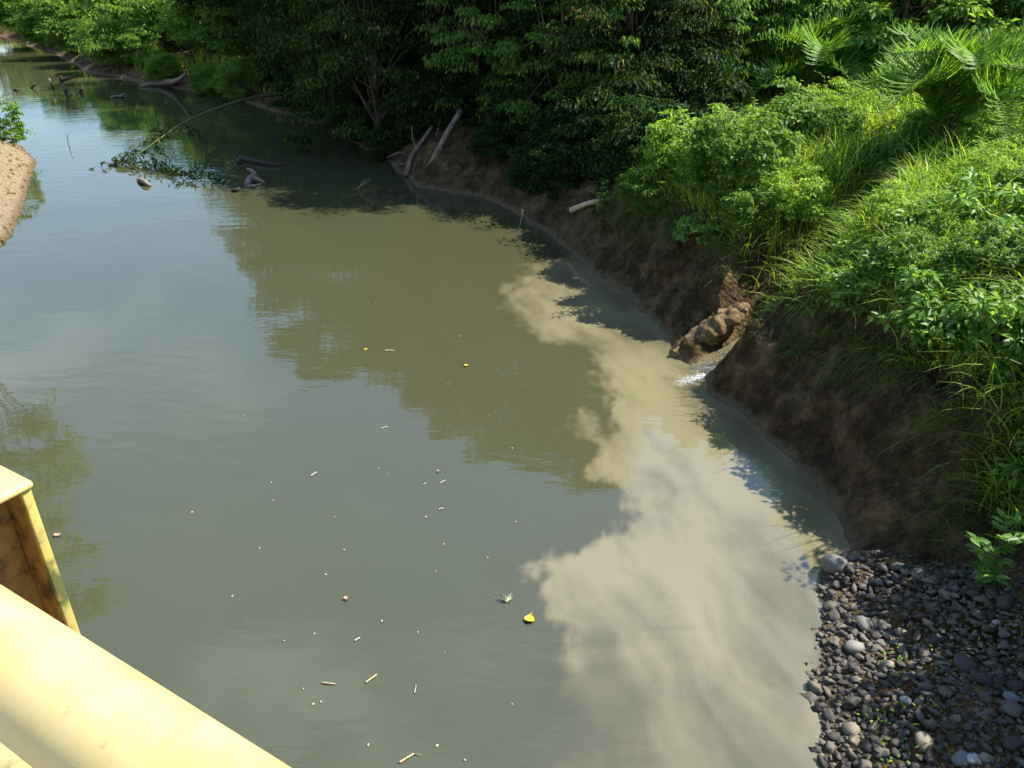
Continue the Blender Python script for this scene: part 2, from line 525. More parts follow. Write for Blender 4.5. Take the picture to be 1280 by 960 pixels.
def inside(x, y, poly):
    c = np.zeros(x.shape, bool)
    j = len(poly) - 1
    for i in range(len(poly)):
        xi, yi = poly[i]; xj, yj = poly[j]
        if yi != yj:
            cond = ((yi > y) != (yj > y)) & (x < (xj - xi) * (y - yi) / (yj - yi) + xi)
            c ^= cond
        j = i
    return c


GULLY = np.array([[2.9, 11.65, -.12], [3.25, 11.85, 0.02], [4.3, 12.6, .28], [5.2, 13.1, .8], [6.6, 14.4, 1.9], [8.5, 16.0, 3.0]])


def gully_floor(x, y):
    bd = np.full(x.shape, 1e9); bz = np.zeros(x.shape)
    for a, b_ in zip(GULLY[:-1], GULLY[1:]):
        d = (b_ - a)[:2]
        t = np.clip(((x - a[0]) * d[0] + (y - a[1]) * d[1]) / (d @ d), 0, 1)
        dd = np.hypot(x - a[0] - t * d[0], y - a[1] - t * d[1])
        z = a[2] + t * (b_[2] - a[2])
        k = dd < bd
        bd = np.where(k, dd, bd); bz = np.where(k, z, bz)
    return bd, bz


def height(x, y):
    x = np.asarray(x, float); y = np.asarray(y, float)
    d = seg_dist(x, y, RIGHT) * np.where(inside(x, y, RIGHT_POLY), 1, -1)
    dl = seg_dist(x, y, LEFT) * np.where(inside(x, y, LEFT_POLY), 1, -1)
    d = d + (.16 * fbm(x * 2.1, y * 2.1, 27, 3) + .05 * fbm(x * 7, y * 7, 29, 2)) * sstep(1.2, .2, np.abs(d)) * (y > 2)
    w = .35 * fbm(x * .9, y * .9, 3, 3)
    dd = np.where(d > 0, np.maximum(d + w * sstep(.1, .8, d), 0), d)
    # cut bank, cobble slope, low far bank
    steep = 2.45 * (1 - np.exp(-(np.maximum(dd, 0) / 1.02) ** 1.25)) + .10 * np.maximum(dd - 1.5, 0)
    gentle = .42 * np.maximum(dd, 0) + 1.2 * sstep(2.2, 4.2, dd) - .33 * np.maximum(dd - 5, 0)
    far = (1.15 - .5 * sstep(30, 42, y)) * (1 - np.exp(-np.maximum(dd, 0) / .8)) + .16 * np.maximum(dd - .8, 0)
    t1 = sstep(5.9, 7.6, y - .25 * (x - 3))
    z = gentle * (1 - t1) + steep * t1
    t2 = sstep(16.8, 20.5, y)
    z = z * (1 - t2) + far * t2
    z = np.minimum(z, 3.2 + .035 * np.maximum(dd, 0))
    z = np.minimum(z, 9)
    rough = .24 * fbm(x * 1.7, y * 1.7, 11, 4) + .11 * fbm(x * 6, y * 6, 15, 3) - .10 * sstep(.06, 0, np.abs(fbm(x * 1.3 + .5 * y, y * 1.1, 17, 3)))
    z = z + rough * sstep(.02, .6, d) * (.35 + .65 * t1)
    al = .93 * y - .37 * x
    rill = -.26 * np.abs(vnoise(al * 2.3 + .4 * fbm(x * 2, y * 2, 63, 2), d * .55, 67)) - .12 * np.abs(vnoise(al * 6.1, d * 1.3, 69)) + .045 * np.sin(z * 15 + 3 * fbm(x, y, 70, 2))
    z = z + rill * sstep(.05, .4, d) * sstep(2.4, 1.3, d) * t1 * (1 - t2)
    gd, gz = gully_floor(x, y)
    g = gz + 1.75 * np.maximum(gd - .16, 0) + .25 * fbm(x * 2.3, y * 2.3, 23, 3) * sstep(.2, .8, gd)
    z = np.where(d > -.3, np.minimum(z, g), z)
    z = np.where(d <= 0, np.maximum(-1.3, d * .9), z)
    zl = .75 * (1 - np.exp(-np.maximum(dl, 0) / .9)) + .30 * np.maximum(dl - .5, 0)
    zl = np.minimum(zl, 3.2) + (.26 * fbm(x * .9, y * .9, 31, 5, .6) + .05 * fbm(x * 5, y * 5, 37, 2)) * sstep(.02, .6, dl)
    return np.where(dl > 0, zl, z)


def gz(x, y):
    return float(height(np.array([x]), np.array([y]))[0])


def ground_hit(px, py):
    r = ray(px, py)
    s = np.linspace(3, 60, 6000)
    z = CAM_H + r[2] * s
    h = np.maximum(height(r[0] * s, r[1] * s), 0)
    k = int(np.argmax(z < h))
    return r[0] * s[k], r[1] * s[k]


def bank_d(x, y):
    return seg_dist(x, y, RIGHT) * np.where(inside(x, y, RIGHT_POLY), 1, -1)


def spacing(parts):
    out = [np.array([parts[0][0]])]
    for a, b_, s in parts:
        k = max(1, int(round((b_ - a) / s)))
        out.append(np.linspace(a, b_, k + 1)[1:])
    return np.concatenate(out)


def grid_faces(nx, ny):
    i, j = np.meshgrid(np.arange(nx - 1), np.arange(ny - 1), indexing='ij')
    a = (i * ny + j).ravel()
    return np.stack([a, a + ny, a + ny + 1, a + 1], 1)


xs = spacing([(-300, -80, 20), (-80, -20, 1.2), (-20, -11, .12), (-11, -10, .35), (-10, -2, .4), (-2, .5, .12), (.5, 7, .045), (7, 11, .15), (11, 30, .7), (30, 300, 15)])
ys = spacing([(-60, 0, 6), (0, 3, .4), (3, 16.5, .05), (16.5, 30, .16), (30, 50, .5), (50, 110, 1.5), (110, 400, 20)])
X, Y = np.meshgrid(xs, ys, indexing='ij')
Z = height(X.ravel(), Y.ravel()).reshape(X.shape)
# erosion: push the steep face in and out so that it overhangs and hollows a little
fx = .10 * fbm(Y * 2.1 + Z * 1.2, Z * 3.0 + X, 41, 3) * sstep(.05, .5, Z) * (Y > 3) * (Y < 30)
V = np.stack([X + fx, Y + fx * .4, Z], -1).reshape(-1, 3)
me = np_mesh("terrain", V, grid_faces(len(xs), len(ys)), smooth=True)
sand = sstep(-.2, .3, seg_dist(X.ravel(), Y.ravel(), LEFT) * np.where(inside(X.ravel(), Y.ravel(), LEFT_POLY), 1, -1))
att = me.attributes.new("sand", 'FLOAT', 'POINT'); att.data.foreach_set("value", sand.astype(np.float32))
terrain = kind(link("ground", me, M["soil"]), "structure")

# ------------------------------------------------------------------ river with its plume of pale silt
xs = spacing([(-300, -60, 40), (-60, -10, 5), (-10, -2.4, .8), (-2.4, 4.4, .04), (4.4, 12, 1), (12, 40, 7)])
ys = spacing([(-60, 0, 10), (0, 2, .25), (2, 19, .05), (19, 40, 1.5), (40, 130, 10)])
X, Y = np.meshgrid(xs, ys, indexing='ij')
x, y = X.ravel(), Y.ravel()
PLUME_PX = [(1090, 700), (1100, 620), (930, 440), (860, 400), (760, 330), (712, 312), (690, 320), (655, 332), (622, 352), (610, 380), (650, 405),
            (705, 432), (728, 455), (736, 500), (728, 560), (726, 590), (768, 640), (715, 680), (672, 710), (660, 738), (690, 775),
            (715, 800), (700, 850), (682, 900), (660, 965)]
PL = np.array([P(*q)[:2] for q in PLUME_PX])
PL = np.concatenate([PL, [[-.3, 1.0]], [[3.5, 1.0]], [[3.5, 5.0]]])
wx = x + .55 * fbm(x * 1.3, y * .9, 51, 5, .55) + .22 * fbm(x * 5, y * 3.2, 61, 4, .6)
wy = y + .75 * fbm(x * 1.2 + 40, y * .9, 71, 5, .55) + .22 * fbm(x * 5 + 9, y * 3.2, 65, 4, .6)
sd = seg_dist(wx, wy, np.concatenate([PL, PL[:1]])) * np.where(inside(wx, wy, PL), 1, -1)
soft = .13 + .55 * sstep(6.4, 4.2, y) + .3 * sstep(11, 14, y)
dens = sstep(-soft * .5, soft + .17, sd)
var = fbm(x * 1.0 + 3, y * .7, 81, 5, .6) + .5 * fbm((x + .35 * y) * 3.4, (y - .4 * x) * .7, 85, 4)
streak = fbm((x + .22 * y) * 4.2 + 1.7 * fbm(x * .9, y * .7, 88, 3), (y - .2 * x) * .55, 87, 4, .6)
near = np.exp(-(((x - 2.5) / 1.1) ** 2 + ((y - 10.6) / 2.6) ** 2))
dens = dens * np.clip(.80 + .42 * var + .27 * streak + .22 * near, .25, 1.15)
patch = sstep(.16, .42, fbm(x * .8 + 11, y * .6 + 5, 93, 4)) * sstep(1.5, .6, sd)
dens = np.clip(dens * (1 - .45 * patch), 0, 1)
haze_ = .12 * np.maximum(sstep(-1.3, .2, sd), sstep(7.5, 11.0, y) * sstep(-5.0, -1.5, x))
silt = np.maximum(dens, haze_)
me = np_mesh("river", np.stack([x, y, np.zeros_like(x)], 1), grid_faces(len(xs), len(ys)), smooth=True)
att = me.attributes.new("silt", 'FLOAT', 'POINT'); att.data.foreach_set("value", silt.astype(np.float32))
river = kind(link("river", me, M["water"]), "structure")

# little stream running out of the gully
path = curve(GULLY[:5] + np.array([0, 0, .06]), 30)
side = unit(np.stack([-np.gradient(path[:, 1]), np.gradient(path[:, 0]), np.zeros(len(path))], 1))
rows = []
for k, o in enumerate(np.linspace(-1, 1, 7)):
    wob = .17 + .06 * fbm(path[:, 0] * 3, path[:, 1] * 3, 35, 2)
    rows.append(path + side * (o * wob)[:, None] + np.array([0, 0, 1]) * (.05 * fbm(path[:, 0] * 5 + k * .4, path[:, 1] * 5, 33, 3))[:, None])
V = np.stack(rows, 1).reshape(-1, 3)
me = np_mesh("stream", V, grid_faces(len(path), 7), smooth=True)
att = me.attributes.new("silt", 'FLOAT', 'POINT'); att.data.foreach_set("value", np.full(len(V), .7, np.float32))
kind(link("stream", me, M["water"]), "structure")

# ------------------------------------------------------------------ bridge: deck behind the camera, railing in the corner
RD = np.array([-.8567, .5159, 0.0]); RN = np.array([.5159, .8567, 0.0])      # along the rail, outwards over the water
R0 = np.array([.1264, .21, 5.347])                                       # a point on the handrail axis
RAIL_R = .057


def obox(geo, c, half, ax):
    """box with centre c, half sizes and three axes"""
    c = np.asarray(c, float)
    V = [c + sx * half[0] * ax[0] + sy * half[1] * ax[1] + sz * half[2] * ax[2] for sx in (-1, 1) for sy in (-1, 1) for sz in (-1, 1)]
    Q = [(0, 1, 3, 2), (4, 6, 7, 5), (0, 4, 5, 1), (2, 3, 7, 6), (0, 2, 6, 4), (1, 5, 7, 3)]
    geo.add(V, Q)


def bevel(o, w=.004, seg=3):
    md = o.modifiers.new("bevel", 'BEVEL'); md.width = w; md.segments = seg; md.limit_method = 'ANGLE'
    return o


UPV = np.array([0, 0, 1.0])
AX = (RD, RN, UPV)
deck_c = R0 - RN * 2.35; deck_c[2] = 4.25
g = Geo(); obox(g, deck_c, (16, 2.3, .14), AX)
kind(bevel(link("bridge_deck", g.mesh("bridge_deck"), M["concrete"]), .02), "structure")
rail = bpy.data.objects.new("bridge_railing", None); COL.objects.link(rail)
rail.location = (R0[0], R0[1], 4.39)
tag(rail, "worn yellow steel bridge railing with thick round handrail in the near corner", "railing")
RL = np.array(rail.location)


def rpart(name, geo, m, smooth=False, bv=None):
    for k in range(len(geo.V)): geo.V[k] = geo.V[k] - RL
    o = link(name, geo.mesh(name, smooth), m, rail)
    if bv: bevel(o, bv)
    return o


g = Geo(); tube(g, [R0 + RD * t for t in np.linspace(-5, 5, 60)], RAIL_R, 48)
rpart("handrail", g, M["rail_paint"], True)
g = Geo(); tube(g, [R0 + RD * t + np.array([0, 0, -.215]) for t in np.linspace(-4, 4, 30)], .05, 32)
rpart("mid_rail", g, M["rail_paint"], True)
kb = R0 - RN * .02; kb[2] = 4.475
g = Geo(); obox(g, kb, (6, .13, .082), AX)
rpart("kerb_beam", g, M["post_edge"], bv=.008)
post_b = P(37, 603, 5.40)                                               # outer near corner of the post's top
for k, off in enumerate((0.0, 2.2, -2.6)):
    # channel post, open along the rail: web at the back, a flange on each side, a cap plate on top
    hd = .052
    c = post_b + RD * (.06 + off) - RN * hd
    c[2] = (5.390 + 4.15) / 2
    hz = (5.390 - 4.15) / 2
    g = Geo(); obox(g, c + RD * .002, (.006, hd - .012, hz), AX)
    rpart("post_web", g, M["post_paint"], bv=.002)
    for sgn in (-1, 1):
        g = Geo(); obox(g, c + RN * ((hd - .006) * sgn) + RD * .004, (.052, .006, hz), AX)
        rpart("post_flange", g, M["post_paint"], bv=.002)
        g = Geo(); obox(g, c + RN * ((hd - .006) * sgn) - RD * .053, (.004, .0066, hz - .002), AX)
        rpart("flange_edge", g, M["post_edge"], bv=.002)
    cc = c.copy(); cc[2] = 5.396
    g = Geo(); obox(g, cc, (.062, hd + .004, .006), AX)
    rpart("cap_plate", g, M["rail_paint"], bv=.005)
    for zz in (R0[2], R0[2] - .215):
        a = R0 + RD * float((c - R0) @ RD); a[2] = zz - .02
        b_ = c - RN * hd; b_[2] = zz - .02
        mid = (a + b_) / 2
        g = Geo(); obox(g, mid, (.04, abs(float((b_ - a) @ RN)) / 2 + .004, .012), AX)
        rpart("bracket", g, M["post_paint"], bv=.002)

# ------------------------------------------------------------------ mud heap at the stream mouth, clods on the bank
def blob(seed, r, sub=3, amp=.25, freq=1.6):
    import bmesh
    bm = bmesh.new(); bmesh.ops.create_icosphere(bm, subdivisions=sub, radius=1)
    V = np.array([v.co[:] for v in bm.verts]); T = np.array([[v.index for v in f.verts] for f in bm.faces]); bm.free()
    q = V * freq
    k = 1 + amp * (fbm(q[:, 0] + 3 * q[:, 2], q[:, 1] - 2 * q[:, 2], seed, 3) + fbm(q[:, 2] * 1.4, q[:, 0] - q[:, 1], seed + 9, 3))
    return V * k[:, None] * np.asarray(r), T


V, T = blob(5, (1, 1, 1), 5, .0)
ax = np.array([.93, .36, 0])
a0, a1 = P(850, 442, .05), P(926, 388, .75)
axis = (a1 - a0); L = np.linalg.norm(axis); axis = axis / L
sd_ = unit(np.cross(axis, UPV)); up_ = np.cross(sd_, axis)
W = (a0 + a1) / 2 + V[:, :1] * axis * L * .62 + V[:, 1:2] * sd_ * .22 + V[:, 2:] * up_ * .20
N_ = unit(V[:, 1:2] * sd_ + V[:, 2:] * up_ + V[:, :1] * axis * .5)
nn_ = fbm(W[:, 0] * 5 + W[:, 2] * 3, W[:, 1] * 5 - W[:, 2] * 4, 91, 4, .6) + .5 * fbm(W[:, 2] * 11 + W[:, 0] * 6, W[:, 1] * 12 + W[:, 0] * 7, 95, 3, .6)
W = W + N_ * (.10 * nn_ - .02 + .05 * np.abs(fbm(W[:, 0] * 17 + W[:, 2] * 13, W[:, 1] * 17 - W[:, 2] * 9, 97, 2)))[:, None]
base = W.mean(0); base[2] = 0
o = link("mud_heap", np_mesh("mud_heap", W - base, T, True), M["clay"], loc=base)
tag(o, "crumbly sunlit brown mud heap beside the small stream mouth", "mud heap")

# ------------------------------------------------------------------ plants: prototypes
def rdir(n, r=rng):
    v = r.normal(size=(n, 3)); return unit(v)


def crown(geo, r, clumps, per, leaf, aspect=.42, droop=.35, rich=False, flat=.9, spread=.5):
    """leaves gathered in uneven clumps: (centre, radius)"""
    for c, rad in clumps:
        k = max(4, int(per * (.6 + .8 * r.random())))
        u = rdir(k, r)
        u[:, 2] = np.abs(u[:, 2]) * .75 - .25 * r.random(k)
        q = r.random(k) ** .45
        stretch = np.array([1 + .5 * (r.random() - .5), 1 + .5 * (r.random() - .5), .62 + .25 * r.random()])
        pos = np.asarray(c) + u * (q * rad)[:, None] * stretch
        d = u * np.array([1, 1, .6]) + rdir(k, r) * spread + np.array([0, 0, -droop])
        nrm = np.array([0, 0, 1.0]) * flat + rdir(k, r) * .55
        s = leaf * (.6 + .7 * r.random(k))
        leaves(geo, pos, d, nrm, s, s * aspect, rich=rich)


def shell_clumps(r, n, size, z0, rad, lump=.25, bottom=.1):
    """clump centres over a lumpy dome of half-sizes size standing on z0"""
    out = []
    for k in range(n):
        u = rdir(1, r)[0]
        u[2] = abs(u[2]) if r.random() > bottom else -abs(u[2]) * .5
        q = (.55 + .45 * r.random() ** .5) * (1 + lump * (r.random() - .5) * 2)
        out.append((np.array([0, 0, z0]) + u * np.asarray(size) * q, rad * (.65 + .7 * r.random())))
    return out


def limbs(geo, r, ends, base, r0, height_, sway=.12):
    """stem or trunk with limbs that reach some of the clumps"""
    top = np.array([base[0] + r.normal() * sway * height_, base[1] + r.normal() * sway * height_, height_ * .8])
    tr = curve([base, base + (top - base) * .4 + rdir(1, r)[0] * sway * height_ * .4, top], 12)
    tube(geo, tr, np.linspace(r0, r0 * .3, len(tr)), 8, .08)
    for e in ends:
        t = .15 + .75 * r.random(); k = int(t * (len(tr) - 1))
        s = tr[k]
        mid = (s + e) / 2 + np.array([0, 0, .10 * np.linalg.norm(e - s)]) + rdir(1, r)[0] * .06 * height_
        pth = curve([s, mid, e], 8)
        tube(geo, pth, np.linspace(r0 * (.5 - .3 * t), r0 * .06, len(pth)), 5, cap=False)


class Plant:
    """a stem mesh and a foliage mesh that copies share"""
    def __init__(self, parts): self.parts = parts          # (part name, mesh)

    def place(self, name, loc, rz=0.0, sc=1.0, label="", cat="", group=None, tilt=(0, 0)):
        e = bpy.data.objects.new(name, None); COL.objects.link(e)
        e.location = [float(v) for v in loc]
        e.rotation_euler = (tilt[0], tilt[1], rz)
        e.scale = (sc,) * 3 if np.isscalar(sc) else sc
        for pn, me_ in self.parts:
            o = bpy.data.objects.new(pn, me_); COL.objects.link(o); o.parent = e
        return tag(e, label, cat, group)


def make_plant(seed, kind_):
    r = np.random.default_rng(seed)
    fo, st = Geo(), Geo()
    if kind_ == "tall":         # tall dark riverside tree, about 10 m
        cl = []
        for k in range(95):
            h = 2.2 + 8.0 * r.random()
            w = 2.7 * math.sin(math.pi * min(1, (h - .6) / 10.4)) ** .6
            a = r.random() * 6.283; q = w * (.35 + .65 * r.random() ** .5)
            cl.append((np.array([math.cos(a) * q, math.sin(a) * q, h]), .55 + .5 * r.random()))
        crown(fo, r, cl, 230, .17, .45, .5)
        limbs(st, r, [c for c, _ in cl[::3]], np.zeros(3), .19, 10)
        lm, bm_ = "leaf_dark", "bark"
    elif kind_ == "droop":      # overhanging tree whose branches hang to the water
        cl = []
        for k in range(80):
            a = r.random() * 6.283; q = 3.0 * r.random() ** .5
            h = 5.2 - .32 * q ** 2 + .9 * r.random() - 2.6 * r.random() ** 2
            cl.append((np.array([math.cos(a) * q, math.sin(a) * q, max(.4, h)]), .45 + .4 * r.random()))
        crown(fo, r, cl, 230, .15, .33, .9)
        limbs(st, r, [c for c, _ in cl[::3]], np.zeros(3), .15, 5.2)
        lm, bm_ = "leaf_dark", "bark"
    elif kind_ == "airy":       # open crowned tree, 8 m
        cl = []
        for k in range(34):
            a = r.random() * 6.283; q = 2.2 * r.random() ** .5
            cl.append((np.array([math.cos(a) * q, math.sin(a) * q, 4.4 + 3.4 * r.random()]), .4 + .35 * r.random()))
        crown(fo, r, cl, 120, .17, .45, .5)
        limbs(st, r, [c for c, _ in cl[::2]], np.zeros(3), .13, 7.5, .06)
        lm, bm_ = "leaf_mid", "bark"
    elif kind_ == "under":      # dark undergrowth, 2.5 m
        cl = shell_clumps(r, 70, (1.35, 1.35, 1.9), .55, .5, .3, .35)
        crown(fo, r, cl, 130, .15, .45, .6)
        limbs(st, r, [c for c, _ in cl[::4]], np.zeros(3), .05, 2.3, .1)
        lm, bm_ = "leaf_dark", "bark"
    elif kind_ == "hung":       # climber-hung tree at the grove's sunny end, 6 m
        cl = []
        for k in range(120):
            h = .5 + 5.6 * r.random()
            w = 1.9 * math.sin(math.pi * min(1, (h + .9) / 7.2)) ** .6
            a = r.random() * 6.283; q = w * (.5 + .5 * r.random() ** .5)
            cl.append((np.array([math.cos(a) * q, math.sin(a) * q, h]), .3 + .35 * r.random()))
        crown(fo, r, cl, 130, .14, .42, .75)
        limbs(st, r, [c for c, _ in cl[::4]], np.zeros(3), .12, 6)
        lm, bm_ = "leaf_mid", "bark"
    elif kind_ == "broad":      # leafy shrub 2 m
        cl = shell_clumps(r, 46, (1.05, 1.05, 1.5), .45, .36)
        crown(fo, r, cl, 110, .125, .5, .45, rich=True)
        limbs(st, r, [c for c, _ in cl[::3]], np.zeros(3), .035, 1.8, .1)
        lm, bm_ = "leaf_mid", "stem"
    elif kind_ == "bright":     # bright creeper-covered bush; leaf size differs from plant to plant
        var_ = seed // 7 % 3
        size_, asp_, per_ = ((.075, .40, 105), (.105, .58, 70), (.145, .42, 46))[var_]
        cl = shell_clumps(r, 54, (1.0, 1.0, 1.2), .3, .30, .55)
        for k in range(14):     # trailing shoots
            a = r.random() * 6.283
            for h in np.linspace(.1, 1.2, 6):
                cl.append((np.array([math.cos(a) * 1.05, math.sin(a) * 1.05, h]) + r.normal(size=3) * .05, .14))
        crown(fo, r, cl, per_, size_, asp_, .5, rich=True, spread=.75)
        for k in range(26):     # loose arching shoots that break the outline
            a = r.random() * 6.283; q = .3 + .7 * r.random(); z_ = .7 + .7 * r.random()
            s0 = np.array([math.cos(a) * q * .7, math.sin(a) * q * .7, z_])
            e = s0 + np.array([math.cos(a) * (.25 + .5 * r.random()), math.sin(a) * (.25 + .5 * r.random()), -.1 + .7 * r.random()])
            pth = curve([s0, (s0 + e) / 2 + UPV * .15, e], 10)
            tube(st, pth, np.linspace(.008, .002, len(pth)), 4, cap=False)
            kk = 12; ii = np.linspace(1, len(pth) - 1, kk).astype(int)
            dd_ = unit(e - s0); sd2 = unit(np.cross(dd_, UPV)); sg = np.where(np.arange(kk) % 2 == 0, 1, -1)[:, None]
            leaves(fo, pth[ii], sd2 * sg + dd_ * .7 - UPV * .2 + r.normal(size=(kk, 3)) * .25, UPV + r.normal(size=(kk, 3)) * .4, size_ * 1.15, size_ * asp_)
        limbs(st, r, [c for c, _ in cl[:54:3]], np.zeros(3), .03, 1.6, .1)
        lm, bm_ = ("leaf_bright", "leaf_mid", "leaf_bright")[var_], "stem"
    elif kind_ == "gloss":      # low shrub with glossy leaves, 0.8 m
        cl = shell_clumps(r, 34, (.62, .62, .62), .18, .17, .3)
        crown(fo, r, cl, 34, .125, .46, .35, rich=True, spread=.7)
        limbs(st, r, [c for c, _ in cl[::2]], np.zeros(3), .014, .7, .1)
        lm, bm_ = "leaf_gloss", "stem"
    elif kind_ == "fine":       # round bush of very fine leaves
        cl = shell_clumps(r, 60, (.62, .62, .6), .55, .17, .1, .4)
        crown(fo, r, cl, 150, .06, .3, .35)
        limbs(st, r, [c for c, _ in cl[::3]], np.zeros(3), .02, .7, .1)
        lm, bm_ = "leaf_mid", "stem"
    elif kind_ == "sapling":    # small upright leafy plant with big compound leaves
        for k in range(9):
            a = r.random() * 6.283; e = np.array([math.cos(a) * .4, math.sin(a) * .4, .35 + .75 * r.random()])
            pth = curve([np.zeros(3), e * np.array([.35, .35, .8]), e], 8)
            tube(st, pth, np.linspace(.012, .004, len(pth)), 5, cap=False)
            kk = 16; t = np.linspace(.35, 1, kk)
            ii = (t * (len(pth) - 1)).astype(int); pos = pth[ii]
            sd2 = unit(np.cross(e, UPV)); sg = np.where(np.arange(kk) % 2 == 0, 1, -1)[:, None]
            leaves(fo, pos, sd2 * sg + unit(e) * .5 + r.normal(size=(kk, 3)) * .25 - UPV * .15, UPV + r.normal(size=(kk, 3)) * .4, .16, .07)
        lm, bm_ = "leaf_gloss", "stem"
    elif kind_ in ("far", "far_light"):   # trees of the far bank, about 5 m
        cl = shell_clumps(r, 80, (2.1, 2.1, 2.6), 1.9, .75, .35, .45)
        crown(fo, r, cl, 150, .24, .5, .35)
        limbs(st, r, [c for c, _ in cl[::4]], np.zeros(3), .14, 4.5)
        lm, bm_ = ("leaf_far" if kind_ == "far" else "leaf_far_light"), "bark"
    elif kind_ == "far_bush":   # rounded dense bush on the far bank, 2.4 m
        cl = shell_clumps(r, 80, (1.2, 1.2, 1.5), .75, .42, .12, .35)
        crown(fo, r, cl, 150, .13, .4, .3)
        limbs(st, r, [c for c, _ in cl[::4]], np.zeros(3), .06, 2)
        lm, bm_ = "leaf_far_light", "bark"
    fm = fo.mesh(kind_ + "_foliage"); fm.materials.append(M[lm])
    sm = st.mesh(kind_ + "_stem", True); sm.materials.append(M[bm_])
    tree = kind_ in ("tall", "airy", "hung", "droop", "far", "far_light")
    return Plant([("trunk" if tree else "stem", sm), ("crown" if tree else "foliage", fm)])


PROTO = {}
for kd, cnt in (("airy", 2), ("hung", 2), ("under", 2), ("tall", 3), ("droop", 2), ("broad", 3), ("bright", 3), ("gloss", 3), ("fine", 1), ("sapling", 2), ("far", 2), ("far_light", 2), ("far_bush", 2)):
    PROTO[kd] = [make_plant(100 + 7 * i + len(kd) * 31, kd) for i in range(cnt)]
pick = random.Random(4)


def put(kd, x, y, name, label, cat, group=None, sc=1.0, sink=.06, i=None, tilt=(0, 0), z=None):
    p = PROTO[kd][i % len(PROTO[kd])] if i is not None else pick.choice(PROTO[kd])
    zz = gz(x, y) - sink if z is None else z
    return p.place(name, (x, y, zz), pick.random() * 6.283, sc, label, cat, group, tilt)


# --- tall dark trees over the middle of the far side, their feet on the right bank
G_TALL = "tall dark trees shading the river bend"
TALL = [(-7.4, 37.4, 1.2, "leftmost tall dark tree above the bent bamboo"),
        (-4.6, 32.5, 1.0, "tall dark tree rising behind the bent bamboo culm root"),
        (-2.2, 29.8, 1.0, "tall dark tree left of the leaning trunk"),
        (.3, 28.2, 1.05, "tall dark tree directly behind the leaning pale trunk"),
        (2.6, 25.4, .95, "tall dark tree right of the leaning trunk above the shaded mound"),
        (-10.2, 41.0, 1.35, "tall dark tree standing back from the bank behind the bamboo"),
        (-1.0, 34.0, 1.15, "tallest dark tree in the second row behind the leaning trunk"),
        (3.8, 31.0, 1.05, "tall dark tree behind the right end of the dark grove"),
        (6.8, 29.0, .8, "dark tree where the grove meets the bright thicket"),
        (-12.8, 44.0, 1.05, "dark tree at the left shoulder of the grove"),
        (-15.2, 47.0, .95, "dark tree farthest left in the grove beside the pale trees"),
        (-5.0, 41.0, 1.1, "dark tree deep inside the grove, farthest back")]
for k, (x, y, s, lab) in enumerate(TALL):
    put("tall", x, y, "riverside_tree", lab, "tree", G_TALL, s, .1, k)
DROOP = [(-6.2, 31.2, 1.0, "overhanging tree trailing branches into dark water beside the bamboo"),
         (-4.6, 28.6, .95, "overhanging tree with branches hanging over the black water"),
         (-9.2, 38.2, .9, "overhanging dark tree at the left end of the grove"),
         (3.4, 22.8, .78, "overhanging tree with hanging leaves above the pale log"),
         (1.1, 25.2, .62, "small overhanging tree above the shaded brown mound")]
for k, (x, y, s, lab) in enumerate(DROOP):
    put("droop", x, y, "overhanging_tree", lab, "tree", "overhanging trees at the shaded bend", s, .1, k)

# --- left far bank
FAR = [("far", -13.8, 45.0, .9, "mid green tree left of the dark grove at the waterside"),
       ("far_light", -17.2, 48.8, .85, "pale green tree above the log on the far bank"),
       ("far", -20.8, 52.0, .95, "green tree behind the two rounded bushes"),
       ("far_light", -24.6, 54.8, .9, "yellow green tree behind the round waterside bush"),
       ("far", -29.8, 58.5, .8, "dark green tree in the hollow of the far bank"),
       ("far_light", -34.5, 65.0, .9, "light tree near the far river corner"),
       ("far", -40.0, 72.0, .95, "tree at the far corner where the river turns away"),
       ("far", -46.0, 80.0, 1.0, "farthest tree at the top left corner of the bank"),
       ("far_light", -16.0, 54.0, 1.1, "tall pale tree in second row left of the grove"),
       ("far", -22.5, 59.0, 1.2, "tall green tree in second row above the round bushes"),
       ("far_light", -29.0, 66.0, 1.2, "tall light tree in second row toward the far corner"),
       ("far", -37.0, 80.0, 1.2, "tall tree behind the far river corner"),
       ("far", -12.0, 52.0, 1.15, "green tree in second row touching the dark grove")]
for k, (kd, x, y, s, lab) in enumerate(FAR):
    put(kd, x, y, "bank_tree", lab, "tree", "trees along the far bank", s, .1, k)
BUSH = [(*P(140, 78, .6)[:2], 1.15, "largest round bush at the far waterline"),
        (*P(180, 80, .6)[:2], .85, "smooth rounded light green bush beside the largest round one"),
        (*P(205, 92, .6)[:2], .7, "low light bush above the fallen log"),
        (*P(165, 60, .6)[:2], .9, "upper rounded pale bush on the far bank"),
        (*P(262, 102, .6)[:2], .7, "low bush at the waterline left of the bamboo"),
        (*P(300, 108, .6)[:2], .8, "dark low bush where the bamboo leaves the bank"),
        (*P(60, 50, .6)[:2], 1.2, "spreading bush near the top left river corner"),
        (*P(28, 38, .6)[:2], 1.3, "greyish bush at the far left corner of the bank"),
        (*P(96, 62, .6)[:2], 1.0, "bush over the undercut earth of the far bank")]
for k, (x, y, s, lab) in enumerate(BUSH):
    put("far_bush", x, y, "waterside_bush", lab, "bush", "bushes along the far waterline", s, .1, k)

